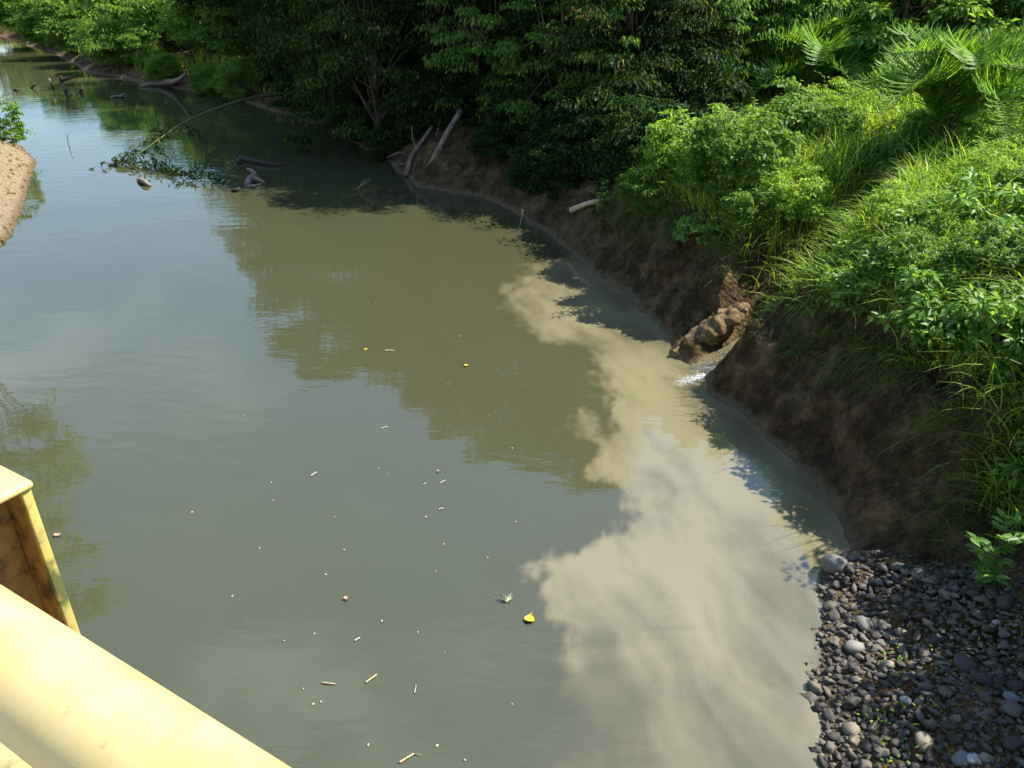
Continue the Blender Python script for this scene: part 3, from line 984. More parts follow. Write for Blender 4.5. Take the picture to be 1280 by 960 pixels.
# --- left bank: bush at the frame's edge, sparse trees beyond it that show only in the water
put("bright", -17.6, 27.6, "waterside_bush", "leafy bush at the left edge above the sandy spit", "bush", None, .95, .1, 0)
put("bright", -16.2, 24.2, "waterside_bush", "low green plants on the sandy spit at the left edge", "bush", None, .42, .05, 1)
for k, (x, y, s) in enumerate([(-13.6, 17.6, .85), (-12.6, 15.2, 1.05)]):
    put("airy", x, y, "bank_tree", ["left bank tree mirrored in the water above the yellow post", "left bank tree mirrored in the water right of the yellow post"][k], "tree", "trees on the left bank", s, .1, k)

HUNG = [(1.2, 24.2, .85, "climber-hung tree above the shaded brown mound"), (3.2, 23.4, .9, "climber-hung tree with lit sprays left of the creeper bush"),
        (5.2, 23.8, .95, "climber-hung tree behind the creeper bush"), (-.8, 26.4, .95, "climber-hung tree right of the leaning trunk's top"),
        (7.4, 24.6, .85, "climber-hung tree behind the farther palm")]
for k, (x, y, s, lab) in enumerate(HUNG):
    put("hung", x, y, "climber_hung_tree", lab, "tree", "climber-hung trees at the sunny end of the grove", s, .15, k)

# --- dark undergrowth that closes the shaded bend down to the water
UNDER = [(-8.8, 36.6, .9, "dark undergrowth at the left end of the shaded bend"),
         (-7.3, 34.4, .85, "dark undergrowth right of the bamboo's foot"),
         (-5.6, 31.0, .95, "dark undergrowth hanging to the black water"),
         (-4.8, 29.8, .9, "dark undergrowth left of the grey dead branches"),
         (-3.2, 27.8, .8, "dark undergrowth behind the grey dead branches"),
         (-1.0, 27.0, 1.0, "dark undergrowth behind the leaning trunk"),
         (1.2, 26.0, 1.0, "dark undergrowth above the shaded brown mound"),
         (2.7, 23.6, 1.0, "dark undergrowth behind the pale log"),
         (3.2, 21.2, .7, "dark undergrowth right above the pale log"),
         (3.9, 23.0, 1.3, "dark undergrowth where the grove meets the creeper bush"),
         (4.6, 21.0, 1.0, "dark undergrowth at the left end of the bright thicket"),
         (1.5, 22.4, .75, "dark shrub hanging over the shaded mound's right side"),
         (2.3, 20.9, .75, "dark shrub hanging left of the pale log"),
         (2.9, 19.4, .7, "dark shrub hanging right of the pale log"),
         (.2, 24.3, .7, "dark shrub on top of the shaded mound"),
         (3.2, 18.2, .6, "dark shrub at the upper end of the mud bank"),
         (-3.2, 30.2, 1.3, "second row undergrowth behind the dead branches"),
         (-.6, 28.6, 1.4, "second row undergrowth behind the leaning trunk"),
         (2.0, 27.6, 1.5, "second row undergrowth behind the mound"),
         (4.8, 26.0, 1.5, "second row undergrowth behind the creeper bush"),
         (-6.4, 36.0, 1.4, "second row undergrowth behind the bamboo"),
         (-10.6, 42.0, 1.2, "undergrowth at the water left of the bamboo's foot"),
         (-11.6, 46.0, 1.4, "second row undergrowth left of the bamboo"),
         (-4.0, 38.0, 1.7, "deep undergrowth in the heart of the grove"),
         (.5, 33.5, 1.7, "deep undergrowth right of the grove's heart"),
         (6.5, 33.0, 1.8, "deep undergrowth at the right end of the grove")]
LOWS = [((-6.9, 33.4), .50, "low dark shrub trailing in the black water below the bamboo"), ((-5.4, 30.2), .5, "low dark shrub trailing in the black water left of the dead branches"),
        ((-4.3, 27.6), .45, "low dark shrub just left of the dead branches"), ((-.6, 23.9), .42, "low dark shrub on the shaded mound"),
        ((.5, 22.0), .42, "low dark shrub at the right foot of the shaded mound"), ((1.3, 20.7), .45, "low dark shrub over the water left of the pale log"),
        ((2.9, 18.7), .40, "low dark shrub over the tip of the mud bank"), ((-7.9, 35.6), .5, "low dark shrub at the waterline behind the bamboo"),
        ((1.0, 21.6), .55, "drooping dark shrub between mound and pale log")]
UNDER = UNDER + [(*q, s_, lab_) for q, s_, lab_ in LOWS]
for k, (x, y, s, lab) in enumerate(UNDER):
    put("under", x, y, "undergrowth_shrub", lab, "shrub", "dark undergrowth of the shaded bend", s, .15, k)

# --- right bank thicket
G_TH = "shrubs of the bright thicket on the right bank"
TH = [("bright", *P(930, 200, 2.7)[:2], .80, "bright creeper-covered bush bulging above the mud bank hollow"),
      ("bright", *P(862, 205, 2.2)[:2], .75, "pale creeper bush between the round bush and the dark grove"),
      ("bright", *P(830, 130, 2.6)[:2], .95, "climber-hung bush at the edge of the dark grove"),
      ("broad", *P(790, 170, 2.2)[:2], .75, "shaded shrub under the grove edge beside the fine round bush"),
      ("broad", *P(985, 165, 2.9)[:2], .70, "dark leafy shrub between the creeper bush and the palm"),
      ("bright", *P(1060, 130, 2.9)[:2], .85, "yellow green bush between the two young palms"),
      ("bright", *P(900, 95, 2.9)[:2], 1.05, "bright bush behind the creeper-covered bush"),
      ("broad", *P(1120, 190, 2.9)[:2], .55, "low dark shrub at the foot of the larger palm"),
      ("broad", *P(1250, 205, 2.9)[:2], .50, "shady shrub at the right edge below the palm fronds"),
      ("bright", *P(1270, 150, 2.9)[:2], .75, "bright bush at the right edge behind the palm"),
      ("bright", *P(1110, 80, 3.0)[:2], 1.0, "light green bush behind the yellow green bush"),
      ("broad", *P(960, 60, 3.0)[:2], 1.1, "leafy bush behind the farther palm"),
      ("bright", *P(860, 60, 3.0)[:2], 1.2, "tall climber-covered bush right of the dark grove"),
      ("bright", *P(1215, 75, 3.0)[:2], 1.0, "light bush behind the larger palm"),
      ("broad", *P(1030, 40, 3.2)[:2], 1.4, "large leafy bush in the back row above the palms"),
      ("bright", *P(1180, 35, 3.2)[:2], 1.4, "large light bush in the back row at top right"),
      ("broad", *P(1270, 45, 3.2)[:2], 1.3, "dark bush in the top right corner"),
      ("bright", *P(920, 25, 3.2)[:2], 1.6, "pale tall bush in the back row at top centre right"),
      ("broad", *P(800, 60, 2.9)[:2], 1.5, "dark bush in front of the grove's right end")]
for k, (kd, x, y, s, lab) in enumerate(TH):
    put(kd, x, y, "thicket_shrub", lab, "shrub", G_TH, s, .1, k)
for k in range(26):      # closes the view behind the thicket
    x = 7 + 26 * ((k * .618) % 1); y = 26 + 20 * ((k * .37) % 1)
    put("far_light" if k % 3 == 0 else "far", x, y, "bank_tree", "green tree in the mass behind the bright thicket at top right", "tree", "trees behind the bright thicket", .95 + .4 * ((k * .71) % 1), .1, k)
for k, (x, y, s) in enumerate([(10.5, 23.6, .8), (13.0, 25.0, .9), (16.0, 23.5, .9), (8.8, 25.6, .9), (19.5, 26, 1.0)]):
    put("far_light", x, y, "bank_tree", "green tree in the mass behind the bright thicket at top right", "tree", "trees behind the bright thicket", s, .1, k)
put("fine", *ground_hit(812, 262), "round_bush", "round fine-leaved green bush hanging over the mud bank", "bush", None, 1.05, .25, 0)
GL = [(1130, 320, 2.45, .85, "glossy low shrub in the middle of the bright bank grass"),
      (1185, 300, 2.5, .9, "glossy shrub with light tips right of the bright grass"),
      (1250, 290, 2.55, 1.0, "large glossy shrub at the right edge of the bank top"),
      (1275, 345, 2.35, .9, "glossy shrub hanging over the bank at the right edge"),
      (1215, 350, 2.35, .75, "small glossy shrub on the bank lip"),
      (1150, 365, 2.2, .6, "small dark shrub hanging below the bright grass"),
      (1262, 425, 2.1, .8, "dark glossy shrub lowest on the bank at the right edge"),
      (1215, 405, 2.1, .6, "small dark shrub low on the bank near the right edge"),
      (1240, 245, 2.7, .9, "rounded shrub behind the glossy shrubs at right"),
      (1075, 300, 2.4, .5, "small leafy plant at the left end of the bright grass")]
for k, (px, py, z, s, lab) in enumerate(GL):
    x, y = P(px, py, z)[:2]
    put("gloss", x, y, "glossy_shrub", lab, "shrub", "glossy shrubs along the bank lip", s, .05, k)
tg = random.Random(21)
for k in range(26):
    while True:
        x, y = tg.uniform(4.2, 13), tg.uniform(8.5, 21)
        d_ = float(bank_d(np.array([x]), np.array([y]))[0])
        if 2.2 < d_ < 9 and seg_dist(np.array([x]), np.array([y]), np.array([[3.1, 12.2], [5.6, 13.2]]))[0] > .9 and not (d_ < 3.6 and y < 12): break
    put("bright" if tg.random() < .7 else "broad", x, y, "thicket_shrub", "small bush filling the tangle between the larger thicket shrubs", "shrub", "small bushes filling the thicket", tg.uniform(.32, .6), .05, k)
LIP = [("gloss", 4.8, 11.2, .5, "leafy bush on the lip right above the stream mouth"), ("bright", 5.7, 11.5, .45, "leafy bush behind the one above the stream mouth"),
       ("gloss", 4.75, 10.4, .7, "low glossy plant on the lip of the lower mud bank"), ("bright", 5.3, 10.2, .42, "bright bush in the grass behind the bank lip"),
       ("gloss", 5.2, 9.2, .85, "glossy plant hanging over the middle of the lower mud bank"), ("bright", 6.0, 11.0, .5, "bright bush between bank lip and palm"),
       ("bright", 6.1, 9.6, .45, "bright bush behind the glossy plants at right"), ("gloss", 5.5, 8.4, .8, "glossy plant spilling down the bank near the right edge"),
       ("bright", 7.2, 12.0, .5, "bright bush in front of the larger palm"), ("bright", 4.2, 13.9, .42, "leafy bush on the gully's far rim"),
       ("bright", 4.9, 13.9, .45, "leafy bush above the head of the gully"), ("gloss", 3.5, 14.5, .7, "glossy plant hanging over the upper mud bank"),
       ("bright", 5.9, 13.2, .45, "leafy bush at the head of the gully")]
for k, (kd, x, y, s, lab) in enumerate(LIP):
    put(kd, x, y, "lip_shrub", lab, "shrub", "leafy plants along the bank lip", s, .05, k)
# shrubs beyond the right edge that shade the cobbles
for k, (x, y, sx, sz) in enumerate([(6.0, 4.9, .75, .85), (5.95, 5.9, .70, .75), (6.0, 6.9, .75, .9), (6.1, 3.9, .75, .8), (6.7, 5.2, .9, 1.25), (6.8, 6.4, .9, 1.2), (6.9, 7.8, .8, 1.0), (6.9, 4.1, .9, 1.05)]):
    put("broad", x, y, "thicket_shrub", "shrub beyond the right edge shading the cobbles", "shrub", "shrubs beyond the right edge", (sx, sx, sz), .1, k)
# small bright plant standing by the cobbles at the right edge
x, y = 4.55, 5.95
put("sapling", x, y, "leafy_sapling", "small bright leafy plant at the right edge above the cobbles", "plant", None, .8, .03, 0)
put("sapling", *ground_hit(750, 268), "leafy_sapling", "small pale-leaved plant beside the pale log at the bank", "plant", None, .7, .03, 1)

# --- young palms
def frond_mesh(seed, L=2.4):
    r = np.random.default_rng(seed)
    t = np.linspace(0, 1, 22)
    arch = .30 + .12 * r.random()
    rach = np.stack([t * L * .92, .06 * L * np.sin(t * 2 + r.random()), L * (arch * np.sin(t * 2.1) - .50 * t ** 3)], 1)
    ra = Geo(); tube(ra, rach, np.linspace(.022, .004, len(t)), 5, cap=False)
    fo = Geo()
    kk = 84
    tt = np.linspace(.16, 1, kk)
    pos = np.stack([np.interp(tt, t, rach[:, c]) for c in range(3)], 1)
    tan = unit(np.stack([np.interp(tt, t, np.gradient(rach[:, c])) for c in range(3)], 1))
    ll = L * .30 * np.sin(math.pi * (.12 + .80 * tt)) ** .7
    for sg in (-1, 1):
        sd2 = unit(np.cross(tan, UPV)) * sg
        d = sd2 * .85 + tan * .62 + UPV * (.30 + .12 * r.normal(size=(kk, 1))) + r.normal(size=(kk, 3)) * .13
        leaves(fo, pos, d, np.cross(sd2, tan) * sg * -1 + r.normal(size=(kk, 3)) * .15, ll * (.85 + .3 * r.random(kk)), .024, fold=.12, bend=.30)
    a = ra.mesh("rachis", True); a.materials.append(M["stem"])
    b_ = fo.mesh("leaflets"); b_.materials.append(M["palm"])
    return a, b_


FROND = [frond_mesh(s) for s in (1, 2, 3, 4)]


def palm(x, y, n, sc, label, z=None, seed=0):
    r = random.Random(seed)
    e = bpy.data.objects.new("young_palm", None); COL.objects.link(e)
    e.location = (x, y, gz(x, y) - .05 if z is None else z); e.scale = (sc,) * 3
    tag(e, label, "palm", "young palms in the thicket")
    g = Geo(); tube(g, [(0, 0, -.1), (0, 0, .25), (.02, 0, .5)], [.13, .12, .05], 10, .1)
    link("trunk", g.mesh("palm_trunk", True), M["bark"], e)
    for k in range(n):
        a, b_ = FROND[k % 4]
        el = math.radians(80 - 62 * (k / (n - 1)) ** 1.1 + r.uniform(-6, 6))
        f = link("frond", b_, None, e, (0, 0, .35))
        f.rotation_euler = (r.uniform(-.15, .15), -el * .85, k * 2.399 + r.uniform(-.2, .2))
        q = .8 + .3 * r.random(); f.scale = (q,) * 3
        link("rachis", a, None, f)
    return e


palm(*P(1175, 185, 2.9)[:2], 17, .92, "larger young palm with feathery fronds at upper right", seed=3)
palm(*P(1008, 105, 3.0)[:2], 14, 1.0, "farther young palm left of the larger one", seed=5)
palm(*P(1245, 160, 2.9)[:2], 9, .8, "half-hidden palm at the right edge beside the larger palm", seed=8)
palm(*P(1160, 40, 3.1)[:2], 11, 1.1, "distant palm near the top right of the thicket", seed=9)

# ------------------------------------------------------------------ grass and ground cover
def blades(geo, base, h, lean, width, seg=4, droop=.42):
    """arching grass blades; lean = horizontal drift vectors"""
    n = len(base)
    t = np.linspace(0, 1, seg + 1)
    a = rng.random(n) * 6.283
    side = np.stack([np.cos(a), np.sin(a), np.zeros(n)], 1)
    rows = []
    ln = np.linalg.norm(lean, axis=1)
    for k, tk in enumerate(t):
        c = base + lean * tk ** 1.7
        c = c + UPV * (h * (tk - droop * np.minimum(ln / (h + 1e-6), 1.6) * tk ** 2.4))[:, None]
        w = width * (1 - tk ** 1.6) * .5 + .0006
        rows += [c - side * w[:, None], c + side * w[:, None]]
    V = np.stack(rows, 1).reshape(-1, 3)
    k0 = (np.arange(n) * 2 * (seg + 1))[:, None]
    Q = np.concatenate([k0 + np.array([[2 * k, 2 * k + 1, 2 * k + 3, 2 * k + 2]]) for k in range(seg)])
    geo.add(V, Q)


def scatter(n, x0, x1, y0, y1):
    return rng.uniform(x0, x1, n), rng.uniform(y0, y1, n)


def grass_on(mask, n, box, h, lean_amt, width, out=0.0, tuft=7, spread=.10, droop=.42):
    """tufts of blades where mask(x, y, d) is true; out pushes them towards the river"""
    x, y = scatter(n, *box)
    d = bank_d(x, y)
    ok = mask(x, y, d); x, y, d = x[ok], y[ok], d[ok]
    x = np.repeat(x, tuft) + rng.normal(size=len(x) * tuft) * spread
    y = np.repeat(y, tuft) + rng.normal(size=len(y) * tuft) * spread
    z = height(x, y) - .02
    e = .12
    gx = (bank_d(x + e, y) - bank_d(x - e, y)) / (2 * e); gy = (bank_d(x, y + e) - bank_d(x, y - e)) / (2 * e)
    hh = h * (.5 + .8 * rng.random(len(x)))
    a = rng.random(len(x)) * 6.283
    amt = lean_amt * hh * (.4 + rng.random(len(x)))
    lean = np.stack([np.cos(a) * amt - gx * out * hh, np.sin(a) * amt - gy * out * hh, np.zeros(len(x))], 1)
    g = Geo(); blades(g, np.stack([x, y, z], 1), hh, lean, width * (.6 + .8 * rng.random(len(x))), droop=droop)
    return g


def sunny(x, y):
    # strip by the gully cleared of plants so sun reaches the mud heap
    return seg_dist(x, y, np.array([[3.1, 12.2], [4.5, 12.7]])) > .5


g1 = grass_on(lambda x, y, d: (d > 1.25) & (d < 4.2) & sunny(x, y) & (fbm(x * .8, y * .8, 5, 2) > -.28), 4000, (2.5, 10.5, 6.6, 17.5), .55, .75, .019, .45, 8)
kind(link("grass", g1.mesh("grass"), M["grass"]), "stuff", "bright green long grass covering the top of the right bank")
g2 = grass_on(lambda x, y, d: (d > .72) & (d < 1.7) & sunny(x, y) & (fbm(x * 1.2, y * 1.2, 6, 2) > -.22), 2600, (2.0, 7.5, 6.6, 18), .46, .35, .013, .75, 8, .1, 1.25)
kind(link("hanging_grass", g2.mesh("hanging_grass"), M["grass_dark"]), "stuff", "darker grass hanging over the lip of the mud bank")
g3 = grass_on(lambda x, y, d: (d > 3.0), 2600, (2.5, 22, 10, 26), .75, .6, .03, .1, 6)
kind(link("tall_grass", g3.mesh("tall_grass"), M["grass"]), "stuff", "tall grass between the shrubs of the thicket")

# creeping ground cover: broad leaves over the whole bank top and some of the face
def cover(name, n, box, mask, size, m, lift, label):
    x, y = scatter(n, *box); d = bank_d(x, y)
    ok = mask(x, y, d); x, y = x[ok], y[ok]
    z = height(x, y) + lift * rng.random(len(x))
    g = Geo(); k = len(x)
    dd = rdir(k); dd[:, 2] = dd[:, 2] * .4 - .1
    dd[:, 0] -= .35
    leaves(g, np.stack([x, y, z], 1), dd, UPV + rdir(k) * .5, size * (.6 + .8 * rng.random(k)), size * .5, rich=False)
    kind(link(name, g.mesh(name), M[m]), "stuff", label)


cover("ground_cover", 60000, (2.2, 16, 6.4, 24), lambda x, y, d: (d > 1.3) & sunny(x, y) & (fbm(x * .7 + 4, y * .7, 8, 3) > -.2), .085, "leaf_mid", .45, "creeping leafy ground cover on the right bank top")
cover("creeper", 9000, (2.2, 7.5, 5.5, 18), lambda x, y, d: (d > .55) & (d < 1.5) & (fbm(x * 1.6 + 4, y * 1.6, 9, 3) > .12), .05, "leaf_dark", .12, "sparse dark creeper spreading down the mud bank face")
cover("weeds", 2600, (2.7, 5.5, 4.2, 7.6), lambda x, y, d: (d > .3) & (fbm(x * 1.9 + 1, y * 1.9, 19, 3) > .26), .035, "leaf_bright", .10, "small green weeds growing between the cobbles")
cover("leaf_litter", 12000, (-4, 6, 4, 27), lambda x, y, d: (d > .15) & (d < 3), .05, "dead_leaf", .02, "dry fallen leaves lying on the shaded soil")

g4 = grass_on(lambda x, y, d: (d > 1.1) & (d < 7) & sunny(x, y), 420, (2.5, 13, 6.6, 20), .75, .55, .010, .25, 3, .15)
kind(link("dry_stalks", g4.mesh("dry_stalks"), M["straw"]), "stuff", "scattered dry yellow stalks among the bank plants")
cover("cobble_litter", 3600, (3.2, 5.8, 3.8, 7.4), lambda x, y, d: (d > .75) & (fbm(x * 1.5, y * 1.5, 44, 3) > -.1), .05, "dead_leaf", .07, "dry leaves and dirt lying between the shaded cobbles")

# left bank and far bank grass
def bank_grass(name, line_poly, n, box, h, label, m):
    x, y = scatter(n, *box)
    ok = inside(x, y, line_poly) & (seg_dist(x, y, LEFT if line_poly is LEFT_POLY else RIGHT) > (.9 if line_poly is LEFT_POLY else .7))
    x, y = x[ok], y[ok]
    x = np.repeat(x, 6) + rng.normal(size=len(x) * 6) * .12; y = np.repeat(y, 6) + rng.normal(size=len(y) * 6) * .12
    z = height(x, y); k = len(x)
    hh = h * (.5 + .8 * rng.random(k)); a = rng.random(k) * 6.283
    g = Geo(); blades(g, np.stack([x, y, z], 1), hh, np.stack([np.cos(a) * hh * .5, np.sin(a) * hh * .5, 0 * a], 1), .035 * np.ones(k), 3)
    kind(link(name, g.mesh(name), M[m]), "stuff", label)


bank_grass("spit_grass", LEFT_POLY, 900, (-24, -15.4, 17, 34), .45, "short grass on the sandy left bank", "grass")
bank_grass("far_grass", RIGHT_POLY, 5500, (-50, -9, 34, 80), .7, "grass and low plants along the far bank", "grass")

# ------------------------------------------------------------------ cobbles
STONE = []
for s in range(7):
    V, T = blob(200 + s * 5, (1, .66 + .05 * s, .50 + .06 * (s % 3)), 2, 1.0, 1.15)
    me = np_mesh("stone_%d" % s, V, T, True); STONE.append((me, V, T))
for s in range(4):      # smoother ones for the single stones that stand out
    V, T = blob(260 + s * 5, (1, .80 + .05 * s, .62), 2, .38, 1.0)
    STONE.append((np_mesh("stone_%d" % (7 + s), V, T, True), V, T))
STONE_M = {}


def stone_mesh(s, m):
    if (s, m) not in STONE_M:
        c = STONE[s][0].copy(); c.materials.clear(); c.materials.append(M[m]); STONE_M[(s, m)] = c
    return STONE_M[(s, m)]


sr = np.random.default_rng(12)
spots = []
cells = {}


def try_stone(x, y, r, z=None, force=False):
    if not force:
        cx, cy = int(x / .25), int(y / .25)
        for i in (-1, 0, 1):
            for j in (-1, 0, 1):
                for (a, b_, q) in cells.get((cx + i, cy + j), ()):
                    if (a - x) ** 2 + (b_ - y) ** 2 < (.80 * (q + r)) ** 2: return False
    cells.setdefault((int(x / .25), int(y / .25)), []).append((x, y, r))
    spots.append((x, y, r)); return True


SPECIAL = [((1042, 707), .17, "stone_pale", "pale angular stone at the upper waterside corner of the cobbles"),
           ((1206, 834), .12, "stone", "large smooth round grey stone in the shaded cobbles"),
           ((1065, 915), .085, "stone_tan", "tan oval stone standing upright near the lower water edge"),
           ((1202, 952), .075, "stone_blue", "blue grey rounded stone at the bottom edge"),
           ((1218, 953), .07, "stone_white", "bright white stone at the bottom edge"),
           ((1232, 950), .06, "stone_pale", "cream stone touching the white one at the bottom edge"),
           ((1132, 877), .055, "stone_blue", "small blue grey stone in the middle of the cobbles"),
           ((1263, 873), .06, "stone_blue", "blue grey stone near the right edge of the cobbles"),
           ((1219, 719), .045, "stone_blue", "small pale bluish stone high on the shaded slope"),
           ((1245, 779), .04, "stone_white", "tiny white stone on the upper right slope"),
           ((1068, 811), .10, "stone_pale", "largest pale flat stone in the sunlit patch"),
           ((1080, 783), .08, "stone_pale", "pale stone at the top of the sunlit patch"),
           ((1109, 832), .06, "stone_tan", "tan round stone at the right of the sunlit patch"),
           ((1156, 930), .09, "stone_tan", "brownish oval stone near the bottom of the cobbles")]


sp_world = []
for (px, py), r_, mt, lab in SPECIAL:
    x, y = ground_hit(px, py); try_stone(x, y, r_, force=True); sp_world.append((x, y))
nsp = len(spots)
for R_lo, R_hi, tries in ((.07, .095, 110), (.044, .064, 3000), (.024, .044, 14000)):
    cx_, cy_ = sr.uniform(2.3, 6.2, tries), sr.uniform(3.2, 7.6, tries)
    cd_ = bank_d(cx_, cy_)
    for x, y, dq in zip(cx_, cy_, cd_):
        lim = 7.15 - .62 * (x - 3.2) + .3 * float(vnoise(x * 2, y * 2, 77)) + (.25 if x < 3.7 else 0)
        if dq > -.22 and y < max(lim, 4.9) and dq < 2.9:
            try_stone(x, y, sr.uniform(R_lo, R_hi))
pts = np.array([(x, y, 0) for x, y, _ in spots]); pts[:, 2] = height(pts[:, 0], pts[:, 1])
upx, upy, dep = project(pts)
vis = (upx > 1000) & (upx < 1290) & (upy > 660) & (upy < 972)
size = np.array([r_ for *_, r_ in spots]) / dep * vis
order = np.argsort(-size)
keep = set(range(nsp)) | set(order[:290].tolist())
rest = Geo()
for k, (x, y, r_) in enumerate(spots):
    zz = pts[k, 2]
    rx, ry, rz = sr.uniform(-.35, .35), sr.uniform(-.35, .35), sr.uniform(0, 6.283)
    if k in keep:
        mt = SPECIAL[k][2] if k < nsp else ("stone_tan" if sr.random() < .03 else "stone")
        o = link("river_stone", stone_mesh(7 + k % 4 if k < nsp else k % 7, mt), None, None, (x, y, zz + r_ * .22), rz, (r_ * sr.uniform(.85, 1.25), r_ * sr.uniform(.7, 1.1), r_ * sr.uniform(.65, 1.1)))
        o.rotation_euler = (rx, ry, rz)
        if k < nsp:
            tag(o, SPECIAL[k][3], "stone", "stones of the cobble shore")
        else:
            dq = float(bank_d(np.array([x]), np.array([y]))[0])
            if mt == "stone_tan": lab = "plain brownish rounded cobble among the grey cobbles"
            elif dq < .22: lab = "plain grey cobble lying right at the water's edge"
            elif r_ > .085: lab = "plain large grey cobble up on the cobble slope"
            elif r_ > .055: lab = "plain middle-sized grey cobble up on the cobble slope"
            else: lab = "plain small grey pebble up on the cobble slope"
            tag(o, lab, "stone", lab)
    else:
        V, T = STONE[k % 7][1], STONE[k % 7][2]
        R = np.array(Matrix.Rotation(rz, 3, 'Z') @ Matrix.Rotation(ry, 3, 'Y') @ Matrix.Rotation(rx, 3, 'X'))
        rest.add((V * r_) @ R.T + np.array([x, y, zz + r_ * .22]), None, T)
# fine gravel between the cobbles
x, y = scatter(5200, 2.4, 5.6, 3.4, 7.4)
dq = bank_d(x, y); ok = (dq > .0) & (dq < 2.8) & (y < 7.4 - .6 * (x - 3.2)); x, y = x[ok], y[ok]; z = height(x, y)
V0, T0 = blob(300, (1, .8, .6), 1, .3)
for a, b_, c in zip(x, y, z):
    rest.add(V0 * rng.uniform(.010, .028) + np.array([a, b_, c + .006]), None, T0)
kind(link("gravel", rest.mesh("gravel", True), M["stone"]), "stuff", "gravel and smaller pebbles between the cobbles")

# crumbs of soil on the bank face and toe
g = Geo()
x, y = scatter(4500, 1.2, 6, 6.6, 18)
dq = bank_d(x, y); ok = (dq > -.05) & (dq < 1.6) & ((rng.random(len(x)) < .35) | (dq < .2)); x, y = x[ok], y[ok]; z = height(x, y)
for a, b_, c in zip(x, y, z):
    s = rng.uniform(.006, .024) * (1 if rng.random() < .93 else 2.0)
    g.add((V0 * s)[:, [int(q) for q in rng.permutation(3)]] + np.array([a, b_, c]), None, T0)
kind(link("soil_clods", g.mesh("soil_clods"), M["soil"]), "stuff", "crumbled clods of soil lying on the mud bank")

g = Geo()
x, y = scatter(2600, -22, -11.5, 14, 33)
dq = seg_dist(x, y, LEFT); ok = inside(x, y, LEFT_POLY) & (dq < 2.2) & (rng.random(len(x)) < np.exp(-dq * .8)); x, y = x[ok], y[ok]; z = height(x, y)
for a, b_, c in zip(x, y, z):
    g.add((V0 * rng.uniform(.02, .10))[:, [int(q) for q in rng.permutation(3)]] + np.array([a, b_, c]), None, T0)
kind(link("bank_rubble", g.mesh("bank_rubble"), M["clay"]), "stuff", "broken clods along the edge of the sandy left bank")

# fine roots hanging from the lip of the bank
g = Geo()
for k in range(900):
    x, y = rng.uniform(2, 6.5), rng.uniform(7, 18)
    d_ = float(bank_d(np.array([x]), np.array([y]))[0])
    if not .75 < d_ < 1.25: continue
    z = gz(x, y); L_ = rng.uniform(.15, .6)
    gx_ = float(bank_d(np.array([x + .1]), np.array([y]))[0]) - d_; gy_ = float(bank_d(np.array([x]), np.array([y + .1]))[0]) - d_
    out_ = np.array([-gx_, -gy_, 0]) * 10
    x2, y2 = x + out_[0] * L_ * .6, y + out_[1] * L_ * .6
    p0, p2 = np.array([x, y, z + .02]), np.array([x2 + rng.normal() * .05, y2 + rng.normal() * .05, gz(x2, y2) + .03])
    p1 = (p0 + p2) / 2 + out_ * .06 + rng.normal(size=3) * .03 + UPV * .03
    pp = curve([p0, p1, p2], 6); tube(g, pp, np.linspace(.007, .002, len(pp)), 4, cap=False)
kind(link("hanging_roots", g.mesh("hanging_roots"), M["bark"]), "stuff", "thin roots hanging down the mud bank face")

# foam where the stream meets the river
g = Geo()
fa, fb = P(893, 466, 0), P(848, 479, 0)
for k in range(900):
    t = rng.random(); c = fa * (1 - t) + fb * t
    c = c + np.array([rng.normal() * .045, rng.normal() * (.03 + .05 * t), 0])
    s = rng.uniform(.003, .011) * (1.25 - .6 * t)
    g.add(V0 * np.array([s * 1.5, s, s * .45]) + np.array([c[0], c[1], .004]), None, T0)
for k in range(110):
    t = rng.random() * .4; fi = t * (len(path) - 1); i = int(fi); c = path[i] + (path[i + 1] - path[i]) * (fi - i) + side[i] * rng.normal() * .08
    s = rng.uniform(.003, .009)
    g.add(V0 * np.array([s * 1.6, s, s * .5]) + c + np.array([0, 0, .02]), None, T0)
kind(link("foam", g.mesh("foam", True), M["foam"]), "stuff", "white foam where the small stream falls into the river")

# ------------------------------------------------------------------ dead wood
def wood(name, label, cat, branches, m, group=None, sides=7, rough=.12):
    """branches: list of (points, r0, r1); each is a child when there are several"""
    base = np.asarray(branches[0][0][0], float).copy()
    if len(branches) == 1:
        pts_, r0, r1 = branches[0]; pp = curve(pts_, 14) - base
        g_ = Geo(); tube(g_, pp, np.linspace(r0, r1, len(pp)), sides, rough, 3)
        o_ = link(name, g_.mesh(name, True), M[m], None, base)
    else:
        o_ = bpy.data.objects.new(name, None); COL.objects.link(o_); o_.location = [float(v) for v in base]
        for k_, (pts_, r0, r1) in enumerate(branches):
            pp = curve(pts_, 14) - base
            g_ = Geo(); tube(g_, pp, np.linspace(r0, r1, len(pp)), sides, rough, 3 + k_)
            link("stem" if k_ == 0 else "branch", g_.mesh(name, True), M[m], o_)
    return tag(o_, label, cat, group)


def on_bank(px, py, lift):
    x_, y_ = ground_hit(px, py)
    return np.array([x_, y_, max(gz(x_, y_), 0) + lift])


